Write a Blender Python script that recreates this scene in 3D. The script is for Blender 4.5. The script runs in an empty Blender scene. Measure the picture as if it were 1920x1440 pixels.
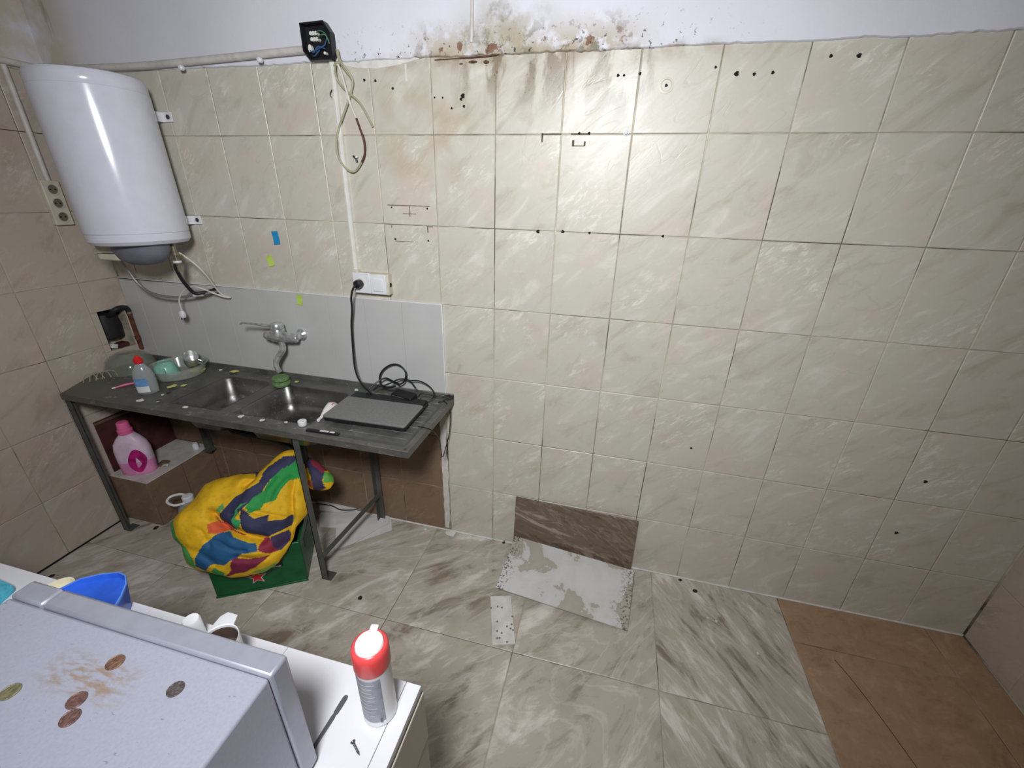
import bpy, bmesh, math, random
from mathutils import Vector, Matrix, noise as mnoise

random.seed(7)
scene = bpy.context.scene
COL = scene.collection
PI = math.pi

# ------------------------------------------------------------------ camera, world, lamp, exposure
cam_data = bpy.data.cameras.new('camera')
cam = bpy.data.objects.new('camera', cam_data)
COL.objects.link(cam)
scene.camera = cam
cam_data.sensor_fit = 'HORIZONTAL'
cam_data.sensor_width = 36.0
cam_data.lens = 14.761
cam_data.clip_start = 0.02
cam.matrix_world = Matrix((
    (0.9705343, -0.1195549, 0.2092124, 0.7539),
    (0.2397581, 0.3924036, -0.8879952, -1.7565),
    (0.0240685, 0.9119902, 0.4095054, 1.7930),
    (0, 0, 0, 1)))

world = bpy.data.worlds.new('world')
scene.world = world
world.use_nodes = True
world.node_tree.nodes['Background'].inputs[0].default_value = (0.75, 0.8, 0.9, 1)
world.node_tree.nodes['Background'].inputs[1].default_value = 0.02

LAMP = (0.60, -1.95, 2.30)
bulb = bpy.data.lights.new('pendant_bulb_light', 'SPOT')     # room bulb; spot cone added to dim the counter and the right side
bulb.energy = 194
bulb.spot_size = math.radians(142)
bulb.spot_blend = 1.0
AIM = (0.10, 0.0, 1.30)
bulb.color = (0.95, 0.97, 1.0)
bulb.shadow_soft_size = 0.17
bulb_o = bpy.data.objects.new('pendant_bulb_light', bulb)
bulb_o.location = LAMP
bulb_o.rotation_euler = (Vector(AIM) - Vector(LAMP)).to_track_quat('-Z', 'Y').to_euler()
COL.objects.link(bulb_o)

vs = scene.view_settings
vs.view_transform = 'Standard'
vs.look = 'None'
vs.exposure = 0.0
vs.gamma = 1.0
vs.use_curve_mapping = False

# ------------------------------------------------------------------ node helpers
def nd(nt, typ, ins=None, **props):
    n = nt.nodes.new(typ)
    for k, v in props.items():
        setattr(n, k, v)
    for k, v in (ins or {}).items():
        s = n.inputs[k]
        if isinstance(v, bpy.types.NodeSocket):
            nt.links.new(v, s)
        else:
            s.default_value = v
    return n

def c4(c):
    return (c[0], c[1], c[2], 1.0)

def srgb(r, g, b):
    f = lambda v: (v / 255 / 12.92) if v / 255 <= 0.04045 else ((v / 255 + 0.055) / 1.055) ** 2.4
    return (f(r), f(g), f(b))

def math_(nt, op, a, b=0.0, clamp=False):
    return nd(nt, 'ShaderNodeMath', {0: a, 1: b}, operation=op, use_clamp=clamp).outputs[0]

def mixc(nt, fac, a, b, blend='MIX'):
    n = nt.nodes.new('ShaderNodeMix')
    n.data_type = 'RGBA'
    n.blend_type = blend
    for i, v in ((0, fac), (6, a), (7, b)):
        if isinstance(v, bpy.types.NodeSocket):
            nt.links.new(v, n.inputs[i])
        else:
            n.inputs[i].default_value = v if i == 0 else c4(v)
    return n.outputs[2]

def ramp(nt, fac, stops, interp='LINEAR'):
    n = nt.nodes.new('ShaderNodeValToRGB')
    nt.links.new(fac, n.inputs[0])
    cr = n.color_ramp
    cr.interpolation = interp
    while len(cr.elements) < len(stops):
        cr.elements.new(0.5)
    for e, (p, c) in zip(cr.elements, stops):
        e.position = p
        e.color = c4(c) if not isinstance(c, (int, float)) else (c, c, c, 1)
    return n.outputs[0]

def noise(nt, vec, scale, detail=4, rough=0.55, dist=0.0):
    n = nd(nt, 'ShaderNodeTexNoise', {'Scale': scale, 'Detail': detail, 'Roughness': rough, 'Distortion': dist})
    if vec is not None:
        nt.links.new(vec, n.inputs['Vector'])
    return n.outputs[0]

def mapping(nt, vec, loc=(0, 0, 0), rot=(0, 0, 0), scale=(1, 1, 1)):
    return nd(nt, 'ShaderNodeMapping', {0: vec, 1: loc, 2: rot, 3: scale}).outputs[0]

def smooth(nt, v, a, b):
    return nd(nt, 'ShaderNodeMapRange', {0: v, 1: a, 2: b, 3: 0.0, 4: 1.0}, interpolation_type='SMOOTHSTEP').outputs[0]

def window(nt, v, a, b, soft):
    return math_(nt, 'MULTIPLY', smooth(nt, v, a - soft, a + soft), math_(nt, 'SUBTRACT', 1.0, smooth(nt, v, b - soft, b + soft)))

def new_mat(name):
    m = bpy.data.materials.new(name)
    m.use_nodes = True
    return m, m.node_tree, m.node_tree.nodes['Principled BSDF']

def plain(name, col, rough=0.5, metal=0.0, var=0.08, vscale=18, bump=0.0, bscale=60, trans=0.0, ior=1.45, spec=0.5, alpha=None):
    m, nt, b = new_mat(name)
    tc = nd(nt, 'ShaderNodeTexCoord').outputs['Object']
    nz = noise(nt, tc, vscale)
    lo = tuple(max(0, x * (1 - 2 * var)) for x in col)
    hi = tuple(min(1, x * (1 + var)) for x in col)
    nt.links.new(ramp(nt, nz, [(0.3, lo), (0.6, hi)]), b.inputs['Base Color'])
    b.inputs['Roughness'].default_value = rough
    b.inputs['Metallic'].default_value = metal
    b.inputs['Specular IOR Level'].default_value = spec
    b.inputs['IOR'].default_value = ior
    if trans:
        b.inputs['Transmission Weight'].default_value = trans
    if bump:
        bp = nd(nt, 'ShaderNodeBump', {'Strength': bump, 'Distance': 0.004, 'Height': noise(nt, tc, bscale)})
        nt.links.new(bp.outputs[0], b.inputs['Normal'])
    return m

M = {}

def tile_material(name, base, light, dark, pink, rough=0.36, stain=True):
    m, nt, b = new_mat(name)
    tc = nd(nt, 'ShaderNodeTexCoord').outputs['Object']
    rnd = nd(nt, 'ShaderNodeObjectInfo').outputs['Random']
    off = nd(nt, 'ShaderNodeCombineXYZ', {0: math_(nt, 'MULTIPLY', rnd, 23.0), 1: math_(nt, 'MULTIPLY', rnd, 61.0), 2: math_(nt, 'MULTIPLY', rnd, 41.0)}).outputs[0]
    v = nd(nt, 'ShaderNodeVectorMath', {0: tc, 1: off}, operation='ADD').outputs[0]
    vr = mapping(nt, mapping(nt, v, rot=(0, 0.72, 0)), scale=(3.0, 5, 8.5))
    n1 = noise(nt, vr, 1.4, 7, 0.62, 0.9)
    n2 = noise(nt, v, 5.0, 4, 0.5, 0.4)
    nfine = noise(nt, v, 38, 5, 0.6)
    col = ramp(nt, n1, [(0.26, dark), (0.46, base), (0.56, base), (0.74, light)])
    col = mixc(nt, math_(nt, 'MULTIPLY', smooth(nt, n2, 0.52, 0.66), 0.42), col, pink)
    col = mixc(nt, math_(nt, 'MULTIPLY', smooth(nt, nfine, 0.55, 0.75), 0.30), col, light)
    crk = math_(nt, 'MULTIPLY', smooth(nt, noise(nt, vr, 7.0, 6, 0.7, 0.6), 0.50, 0.62), smooth(nt, noise(nt, v, 4.2, 3), 0.50, 0.66))
    col = mixc(nt, math_(nt, 'MULTIPLY', crk, 0.6), col, tuple(min(1, x * 1.15) for x in light))
    # thin slate-like veins
    ridge = math_(nt, 'ABSOLUTE', math_(nt, 'SUBTRACT', noise(nt, vr, 0.9, 3, 0.5, 1.2), 0.5))
    vein = math_(nt, 'SUBTRACT', 1.0, smooth(nt, ridge, 0.0, 0.022))
    vein = math_(nt, 'MULTIPLY', vein, smooth(nt, noise(nt, v, 7.0, 2), 0.46, 0.62))
    col = mixc(nt, math_(nt, 'MULTIPLY', vein, 0.30), col, dark)
    if stain:
        pos = nd(nt, 'ShaderNodeNewGeometry').outputs['Position']
        sx = nd(nt, 'ShaderNodeSeparateXYZ', {0: pos})
        X, Z = sx.outputs[0], sx.outputs[2]
        # damp, mouldy drips below the plaster edge
        dv = mapping(nt, pos, scale=(9.0, 1.0, 2.2))
        dn = noise(nt, dv, 1.3, 5, 0.62, 0.6)
        wx = window(nt, X, 0.12, 0.80, 0.14)
        wz = smooth(nt, Z, 2.02, 2.24)
        drip = math_(nt, 'MULTIPLY', math_(nt, 'MULTIPLY', wx, wz), smooth(nt, dn, 0.44, 0.58))
        col = mixc(nt, math_(nt, 'MULTIPLY', drip, 0.88), col, srgb(128, 112, 88))
        speck = math_(nt, 'MULTIPLY', smooth(nt, noise(nt, pos, 95, 3, 0.7), 0.60, 0.66), drip)
        col = mixc(nt, math_(nt, 'MULTIPLY', speck, 0.8), col, srgb(52, 44, 32))
        top = math_(nt, 'MULTIPLY', smooth(nt, Z, 2.18, 2.25), smooth(nt, noise(nt, pos, 11, 4), 0.38, 0.62))
        topx = window(nt, X, -0.2, 1.0, 0.3)
        col = mixc(nt, math_(nt, 'MULTIPLY', math_(nt, 'MULTIPLY', top, topx), 0.62), col, srgb(142, 112, 86))
        # rusty wash around the former bracket
        wash = math_(nt, 'MULTIPLY', math_(nt, 'MULTIPLY', window(nt, X, -0.22, 0.14, 0.10), window(nt, Z, 1.86, 2.16, 0.10)), smooth(nt, noise(nt, pos, 6, 3), 0.36, 0.66))
        col = mixc(nt, math_(nt, 'MULTIPLY', wash, 0.45), col, srgb(172, 142, 104))
    nt.links.new(col, b.inputs['Base Color'])
    b.inputs['Roughness'].default_value = rough
    nt.links.new(ramp(nt, n1, [(0.3, rough * 0.8), (0.7, rough * 1.35)]), b.inputs['Roughness'])
    h = math_(nt, 'ADD', math_(nt, 'MULTIPLY', n1, 0.8), math_(nt, 'MULTIPLY', vein, -0.16))
    h = math_(nt, 'ADD', h, math_(nt, 'MULTIPLY', n2, 0.8))
    h = math_(nt, 'ADD', h, math_(nt, 'MULTIPLY', nfine, 0.10))
    bp = nd(nt, 'ShaderNodeBump', {'Strength': 0.2, 'Distance': 0.006, 'Height': h})
    nt.links.new(bp.outputs[0], b.inputs['Normal'])
    return m

M['tile'] = tile_material('cream_slate_tile', srgb(199, 195, 181), srgb(218, 215, 204), srgb(180, 174, 157), srgb(206, 187, 174))
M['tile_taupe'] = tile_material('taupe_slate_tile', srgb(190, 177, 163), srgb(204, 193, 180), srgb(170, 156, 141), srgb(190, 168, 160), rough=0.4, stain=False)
M['tile_brown'] = tile_material('brown_wall_tile', srgb(128, 106, 86), srgb(146, 122, 98), srgb(104, 84, 68), srgb(130, 96, 78), rough=0.4, stain=False)

def grout_material(name, light, dark, lo=0.42, hi=0.58):
    m, nt, b = new_mat(name)
    pos = nd(nt, 'ShaderNodeNewGeometry').outputs['Position']
    col = ramp(nt, noise(nt, pos, 2.6, 5, 0.65), [(lo, dark), ((lo + hi) / 2, tuple((a + b * 2) / 3 for a, b in zip(dark, light))), (hi, light), (0.72, tuple(min(1, x * 1.2) for x in light))])
    nt.links.new(col, b.inputs['Base Color'])
    b.inputs['Roughness'].default_value = 0.9
    return m

M['grout'] = grout_material('dirty_wall_grout', srgb(204, 196, 176), srgb(84, 72, 54), 0.40, 0.60)
M['grout_floor'] = grout_material('floor_grout', srgb(176, 168, 154), srgb(84, 74, 62))

def plaster_material():
    m, nt, b = new_mat('stained_white_plaster')
    pos = nd(nt, 'ShaderNodeNewGeometry').outputs['Position']
    sx = nd(nt, 'ShaderNodeSeparateXYZ', {0: pos})
    X, Y, Z = sx.outputs[0], sx.outputs[1], sx.outputs[2]
    col = ramp(nt, noise(nt, pos, 2.5, 4), [(0.3, srgb(214, 214, 222)), (0.7, srgb(226, 226, 234))])
    # mould along the lower edge, ochre and grey
    big = noise(nt, pos, 9, 6, 0.65)
    edge = math_(nt, 'SUBTRACT', 1.0, smooth(nt, Z, 2.25, 2.37))
    wx = window(nt, X, -0.05, 0.72, 0.12)
    wide = window(nt, X, -0.35, 1.0, 0.2)
    mould = math_(nt, 'MULTIPLY', math_(nt, 'MULTIPLY', edge, wx), smooth(nt, big, 0.40, 0.52))
    col = mixc(nt, math_(nt, 'MULTIPLY', mould, 0.8), col, srgb(176, 160, 128))
    core = math_(nt, 'MULTIPLY', math_(nt, 'MULTIPLY', window(nt, X, 0.16, 0.40, 0.09), math_(nt, 'SUBTRACT', 1.0, smooth(nt, Z, 2.28, 2.46))), smooth(nt, noise(nt, mapping(nt, pos, loc=(5, 2, 9)), 7, 6, 0.65), 0.36, 0.54))
    col = mixc(nt, math_(nt, 'MULTIPLY', core, 0.85), col, srgb(170, 160, 136))
    grey = math_(nt, 'MULTIPLY', core, smooth(nt, noise(nt, mapping(nt, pos, loc=(1, 8, 3)), 12, 5, 0.6), 0.52, 0.60))
    col = mixc(nt, math_(nt, 'MULTIPLY', grey, 0.8), col, srgb(122, 120, 100))
    peel = math_(nt, 'MULTIPLY', math_(nt, 'MULTIPLY', smooth(nt, noise(nt, pos, 17, 5, 0.7), 0.55, 0.61), edge), wx)
    col = mixc(nt, math_(nt, 'MULTIPLY', peel, 0.85), col, srgb(128, 122, 104))
    red = math_(nt, 'MULTIPLY', math_(nt, 'MULTIPLY', smooth(nt, noise(nt, mapping(nt, pos, loc=(3, 1, 7)), 17, 4, 0.6), 0.60, 0.64), edge), wx)
    col = mixc(nt, math_(nt, 'MULTIPLY', red, 0.9), col, srgb(120, 74, 52))
    low = math_(nt, 'MULTIPLY', math_(nt, 'SUBTRACT', 1.0, smooth(nt, Z, 2.235, 2.27)), wide)
    col = mixc(nt, math_(nt, 'MULTIPLY', math_(nt, 'MULTIPLY', low, smooth(nt, noise(nt, pos, 13, 4), 0.38, 0.6)), 0.85), col, srgb(150, 138, 118))
    dots = math_(nt, 'MULTIPLY', math_(nt, 'MULTIPLY', smooth(nt, noise(nt, pos, 60, 3, 0.7), 0.63, 0.67), edge), wide)
    col = mixc(nt, dots, col, srgb(58, 52, 42))
    # ochre damp in the left corner
    cx = math_(nt, 'SUBTRACT', 1.0, smooth(nt, X, -1.80, -1.58))
    damp = math_(nt, 'MULTIPLY', cx, smooth(nt, noise(nt, pos, 4, 5, 0.6), 0.30, 0.50))
    col = mixc(nt, math_(nt, 'MULTIPLY', damp, 0.75), col, srgb(196, 180, 152))
    streak = smooth(nt, noise(nt, mapping(nt, pos, scale=(14, 14, 3)), 1.0, 4, 0.6), 0.55, 0.68)
    col = mixc(nt, math_(nt, 'MULTIPLY', math_(nt, 'MULTIPLY', streak, cx), 0.55), col, srgb(126, 108, 84))
    nt.links.new(col, b.inputs['Base Color'])
    b.inputs['Roughness'].default_value = 0.75
    h = math_(nt, 'ADD', noise(nt, pos, 40, 4), math_(nt, 'MULTIPLY', peel, -1.5))
    bp = nd(nt, 'ShaderNodeBump', {'Strength': 0.35, 'Distance': 0.003, 'Height': h})
    nt.links.new(bp.outputs[0], b.inputs['Normal'])
    return m
M['plaster'] = plaster_material()

def marble(name, base, light, dark, ang, stretch=4.0, rough=0.35, scale=1.0, vary=True):
    m, nt, b = new_mat(name)
    tc = nd(nt, 'ShaderNodeTexCoord').outputs['Object']
    if vary:
        rnd = nd(nt, 'ShaderNodeObjectInfo').outputs['Random']
        off = nd(nt, 'ShaderNodeCombineXYZ', {0: math_(nt, 'MULTIPLY', rnd, 37.0), 1: math_(nt, 'MULTIPLY', rnd, 11.0), 2: math_(nt, 'MULTIPLY', rnd, 53.0)}).outputs[0]
        v = nd(nt, 'ShaderNodeVectorMath', {0: tc, 1: off}, operation='ADD').outputs[0]
    else:
        v = tc
    vr = mapping(nt, mapping(nt, v, rot=(0, ang, 0)), scale=(1.0 * scale, 3 * scale, stretch * scale))
    n1 = noise(nt, vr, 2.2, 8, 0.66, 1.5)
    n2 = noise(nt, vr, 6.5, 7, 0.65, 0.8)
    f = math_(nt, 'ADD', math_(nt, 'MULTIPLY', n1, 0.65), math_(nt, 'MULTIPLY', n2, 0.35))
    col = ramp(nt, f, [(0.38, dark), (0.48, base), (0.53, base), (0.61, light)])
    ridge = math_(nt, 'ABSOLUTE', math_(nt, 'SUBTRACT', noise(nt, vr, 1.6, 5, 0.6, 1.8), 0.5))
    vein = math_(nt, 'SUBTRACT', 1.0, smooth(nt, ridge, 0.0, 0.035))
    col = mixc(nt, math_(nt, 'MULTIPLY', vein, 0.35), col, light)
    dirt = smooth(nt, noise(nt, nd(nt, 'ShaderNodeNewGeometry').outputs['Position'], 5, 5, 0.6), 0.50, 0.72)
    col = mixc(nt, math_(nt, 'MULTIPLY', dirt, 0.3), col, dark)
    nt.links.new(col, b.inputs['Base Color'])
    b.inputs['Roughness'].default_value = rough
    bp = nd(nt, 'ShaderNodeBump', {'Strength': 0.12, 'Distance': 0.003, 'Height': n2})
    nt.links.new(bp.outputs[0], b.inputs['Normal'])
    return m

M['floor_a'] = marble('grey_marble_tile_diagonal', srgb(186, 178, 165), srgb(222, 216, 206), srgb(140, 127, 112), 0.78, 2.8, 0.35, 0.75)
M['floor_b'] = marble('grey_marble_tile_streaked', srgb(184, 176, 162), srgb(222, 216, 206), srgb(134, 121, 107), -1.0, 4.2, 0.35, 0.85)
M['floor_brown'] = marble('brown_speckled_floor_tile', srgb(168, 136, 108), srgb(180, 148, 120), srgb(152, 120, 93), 0.4, 1.2, 0.45, 3.0)
M['tile_darkbrown'] = marble('dark_brown_marble_tile', srgb(112, 96, 82), srgb(160, 146, 130), srgb(80, 66, 54), -0.35, 3.5, 0.3, 1.4)

def broken_back():
    m, nt, b = new_mat('tile_underside_with_mortar')
    tc = nd(nt, 'ShaderNodeTexCoord').outputs['Object']
    n1 = noise(nt, mapping(nt, tc, scale=(3, 3, 5)), 1.6, 6, 0.6, 0.5)
    col = ramp(nt, n1, [(0.42, srgb(210, 208, 206)), (0.535, srgb(202, 199, 195)), (0.55, srgb(172, 165, 152)), (0.66, srgb(180, 173, 158))])
    sep = nd(nt, 'ShaderNodeSeparateXYZ', {0: tc})
    ed = smooth(nt, math_(nt, 'ABSOLUTE', sep.outputs[0]), 0.24, 0.31)
    sp = math_(nt, 'MULTIPLY', ed, smooth(nt, noise(nt, tc, 90, 3, 0.7), 0.52, 0.58))
    col = mixc(nt, sp, col, srgb(104, 84, 74))
    nt.links.new(col, b.inputs['Base Color'])
    b.inputs['Roughness'].default_value = 0.9
    bp = nd(nt, 'ShaderNodeBump', {'Strength': 0.6, 'Distance': 0.004, 'Height': n1})
    nt.links.new(bp.outputs[0], b.inputs['Normal'])
    return m
M['mortar'] = broken_back()

def steel(name, col, rough, metal=0.85, specks=True):
    m, nt, b = new_mat(name)
    tc = nd(nt, 'ShaderNodeTexCoord').outputs['Object']
    n1 = noise(nt, tc, 9, 6, 0.65)
    c = ramp(nt, n1, [(0.3, tuple(x * 0.7 for x in col)), (0.7, tuple(x * 1.2 for x in col))])
    if specks:
        s = smooth(nt, noise(nt, mapping(nt, tc, scale=(0.5, 1, 1)), 60, 4, 0.7), 0.56, 0.66)
        s = math_(nt, 'MULTIPLY', s, smooth(nt, noise(nt, tc, 6, 3), 0.42, 0.6))
        c = mixc(nt, math_(nt, 'MULTIPLY', s, 0.8), c, srgb(176, 176, 168))
    nt.links.new(c, b.inputs['Base Color'])
    b.inputs['Metallic'].default_value = metal
    nt.links.new(ramp(nt, n1, [(0.3, rough * 0.8), (0.7, min(1, rough * 1.3))]), b.inputs['Roughness'])
    return m
M['steel'] = steel('grimy_stainless_steel', (0.19, 0.188, 0.17), 0.5, 0.6)
M['steel_basin'] = steel('worn_basin_steel', (0.19, 0.185, 0.175), 0.36, 0.9)
M['iron'] = steel('dull_grey_angle_iron', (0.115, 0.118, 0.112), 0.6, 0.4, False)
M['chrome'] = plain('limescaled_chrome', (0.62, 0.63, 0.62), 0.3, 0.7, 0.2, 40)

M['enamel'] = plain('white_enamel', srgb(214, 215, 226), 0.16, 0, 0.02)
M['white_plastic'] = plain('white_plastic', srgb(226, 226, 228), 0.35, 0, 0.03)
M['cream_plastic'] = plain('yellowed_plastic', srgb(206, 198, 180), 0.4, 0, 0.06)
M['trunking'] = plain('white_trunking_plastic', srgb(226, 224, 216), 0.4, 0, 0.04)
M['pipe_paint'] = plain('painted_conduit', srgb(206, 200, 194), 0.45, 0, 0.08)
M['black'] = plain('black_plastic', (0.012, 0.012, 0.014), 0.42)
M['blackrubber'] = plain('black_rubber', (0.014, 0.014, 0.015), 0.55)
M['dark'] = plain('dark_hole', (0.012, 0.010, 0.008), 0.95)
M['heater_grey'] = plain('blue_grey_plastic', srgb(112, 114, 124), 0.5)
M['panel_white'] = plain('white_pvc_panel', srgb(192, 192, 189), 0.36, 0, 0.03, 4)
M['far_wall'] = plain('grey_distemper', srgb(104, 100, 96), 0.9, 0, 0.1, 3)
M['rust_dark'] = plain('dark_damp_rust', srgb(92, 66, 50), 0.95, 0, 0.4, 70)
M['socket_shade'] = plain('shaded_socket_well', srgb(112, 102, 90), 0.6)  # shade of the socket recess, painted as a darker disc
M['scrape'] = plain('rusty_scrape', srgb(104, 92, 74), 0.9, 0, 0.35, 120)
M['laptop_lid'] = plain('brushed_grey_lid', srgb(136, 136, 133), 0.42, 0.35, 0.06, 90)
M['sponge'] = plain('green_sponge', srgb(104, 134, 84), 0.95, 0, 0.15, 60, 0.6, 160)
M['note_blue'] = plain('blue_paper', srgb(30, 142, 196), 0.8)
M['note_green'] = plain('lime_paper', srgb(186, 214, 96), 0.8)
M['note_yellow'] = plain('pale_yellow_paper', srgb(206, 204, 128), 0.85)
M['paper'] = plain('white_paper', srgb(214, 212, 210), 0.85, 0, 0.06, 8)
M['red_cap'] = plain('red_plastic', srgb(206, 40, 40), 0.35)
M['red_can'] = plain('coral_red_plastic', srgb(214, 72, 72), 0.3)
M['can_label'] = plain('silver_grey_label', srgb(150, 152, 164), 0.45, 0.25, 0.12, 50)
M['pink'] = plain('pink_plastic', srgb(232, 110, 160), 0.4)
M['pink_body'] = plain('milky_pink_bottle', srgb(226, 200, 222), 0.35)
M['pink_liquid'] = plain('pink_liquid', srgb(236, 150, 200), 0.35)
M['magenta'] = plain('magenta_label', srgb(170, 30, 110), 0.4, 0, 0.3, 30)
M['mint'] = plain('mint_ceramic', srgb(132, 186, 170), 0.25)
M['green_crate'] = plain('dark_green_crate', srgb(0, 84, 44), 0.35, 0, 0.12)
M['star_red'] = plain('red_star_print', srgb(198, 30, 40), 0.4)
M['star_white'] = plain('white_star_outline', srgb(210, 205, 200), 0.4)
M['rust'] = plain('rusty_pipe', srgb(104, 62, 42), 0.8, 0.2, 0.3, 40)
M['redwall'] = plain('dark_red_render', srgb(72, 34, 31), 0.9, 0, 0.25, 12)
M['ledge'] = plain('brown_glazed_tile', srgb(110, 90, 72), 0.4, 0, 0.2, 9)
M['silver'] = plain('silver_paint', srgb(164, 166, 178), 0.36, 0.45, 0.03, 40)
M['silver_dirty'] = None
M['counter'] = plain('white_laminate', srgb(216, 215, 219), 0.32, 0, 0.02, 4)
M['counter_side'] = plain('beige_laminate_side', srgb(190, 180, 168), 0.5, 0, 0.05, 5)
M['chip_edge'] = plain('dark_chipboard_edge', srgb(70, 62, 56), 0.8)
M['coin_copper'] = plain('tarnished_copper', srgb(124, 94, 88), 0.45, 0.6, 0.2, 160, 0.5, 260)
M['coin_bronze'] = plain('brown_bronze', srgb(136, 104, 86), 0.45, 0.6, 0.2, 160, 0.5, 260)
M['coin_dark'] = plain('dark_nickel', srgb(98, 90, 88), 0.45, 0.6, 0.2, 160, 0.5, 260)
M['coin_brass'] = plain('dull_brass', srgb(140, 134, 104), 0.45, 0.6, 0.2, 160, 0.5, 260)
M['blue'] = plain('blue_plastic', srgb(46, 96, 208), 0.35)
M['blue_rim'] = plain('light_blue_plastic_rim', srgb(92, 140, 228), 0.4)  # rim is a lighter blue than the tray
M['ivory'] = plain('ivory_plastic', srgb(226, 218, 190), 0.4)
M['teal'] = plain('teal_cloth', srgb(74, 166, 190), 0.9, 0, 0.15, 60, 0.5, 200)
M['coffee'] = plain('coffee_residue', srgb(88, 72, 64), 0.5)
M['nail'] = plain('grey_screw_steel', (0.12, 0.12, 0.14), 0.4, 0.8)
M['knife'] = plain('dull_knife_steel', (0.13, 0.13, 0.14), 0.5, 0.5)
M['wire_green'] = plain('green_wire', srgb(70, 120, 90), 0.5)
M['wire_blue'] = plain('blue_wire', srgb(50, 90, 140), 0.5)
M['wire_sheath'] = plain('aged_cable_sheath', srgb(164, 160, 132), 0.5, 0, 0.12)
M['wire_white'] = plain('white_cable', srgb(214, 210, 198), 0.5, 0, 0.08)
M['wire_brown'] = plain('brown_burnt_cable', srgb(84, 48, 40), 0.6)
M['steelhose'] = plain('braided_hose', (0.40, 0.40, 0.40), 0.4, 0.7, 0.2, 200)
M['insect'] = plain('dark_brown_crumb', srgb(48, 30, 22), 0.8)
M['chip_white'] = plain('white_plaster_chip', srgb(214, 212, 206), 0.9)
M['label_blue'] = plain('pale_blue_label', srgb(116, 160, 214), 0.5, 0, 0.2, 14)
M['tube_white'] = plain('white_tube', srgb(228, 222, 224), 0.35)
M['brass'] = plain('dull_valve_brass', srgb(150, 140, 120), 0.35, 0.7)
M['drain'] = plain('rusty_drain', srgb(70, 38, 26), 0.7, 0.3)

def glass(name, col, rough=0.05, mixf=0.35):
    """thin clear plastic or glass: part see-through, part glossy shell"""
    m, nt, b = new_mat(name)
    b.inputs['Base Color'].default_value = c4(col)
    b.inputs['Roughness'].default_value = rough
    b.inputs['Alpha'].default_value = mixf
    b.inputs['Specular IOR Level'].default_value = 0.8
    return m
M['glass'] = glass('thin_clear_glass', srgb(150, 156, 140), 0.06, 0.28)
M['clear_plastic'] = glass('clear_plastic', srgb(186, 190, 178), 0.12, 0.42)
M['clear_bottle'] = glass('cloudy_clear_plastic', srgb(176, 180, 182), 0.12, 0.55)

def silver_top():
    m, nt, b = new_mat('stained_silver_paint')
    pos = nd(nt, 'ShaderNodeNewGeometry').outputs['Position']
    sx = nd(nt, 'ShaderNodeSeparateXYZ', {0: pos})
    X, Y = sx.outputs[0], sx.outputs[1]
    base = ramp(nt, noise(nt, pos, 220, 3, 0.6), [(0.3, srgb(158, 160, 174)), (0.7, srgb(166, 168, 182))])
    st = mapping(nt, pos, rot=(0, 0, 0.25), scale=(1.6, 0.8, 1))
    w = math_(nt, 'MULTIPLY', window(nt, X, 0.02, 0.15, 0.03), window(nt, Y, -1.555, -1.508, 0.014))
    rust = math_(nt, 'MULTIPLY', w, smooth(nt, noise(nt, mapping(nt, pos, rot=(0, 0, -0.9), scale=(40, 130, 1)), 1.0, 5, 0.6), 0.40, 0.66))
    col = mixc(nt, math_(nt, 'MULTIPLY', rust, 0.75), base, srgb(146, 116, 80))
    sc = smooth(nt, noise(nt, mapping(nt, pos, rot=(0, 0, -0.9), scale=(70, 240, 1)), 1.0, 4, 0.6), 0.66, 0.72)
    col = mixc(nt, math_(nt, 'MULTIPLY', sc, 0.5), col, srgb(92, 92, 104))
    nt.links.new(col, b.inputs['Base Color'])
    b.inputs['Roughness'].default_value = 0.42
    b.inputs['Metallic'].default_value = 0.3
    return m
M['silver_dirty'] = silver_top()

def bag_material():
    m, nt, b = new_mat('printed_yellow_fabric')
    at = nd(nt, 'ShaderNodeVertexColor', layer_name='print')
    tc = nd(nt, 'ShaderNodeTexCoord').outputs['Object']
    n1 = noise(nt, tc, 45, 4)
    col = mixc(nt, math_(nt, 'MULTIPLY', smooth(nt, n1, 0.45, 0.7), 0.18), at.outputs[0], (0.02, 0.02, 0.02))
    nt.links.new(col, b.inputs['Base Color'])
    b.inputs['Roughness'].default_value = 0.75
    bp = nd(nt, 'ShaderNodeBump', {'Strength': 0.5, 'Distance': 0.006, 'Height': noise(nt, tc, 30, 4)})
    nt.links.new(bp.outputs[0], b.inputs['Normal'])
    return m
M['bag'] = bag_material()

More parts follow.
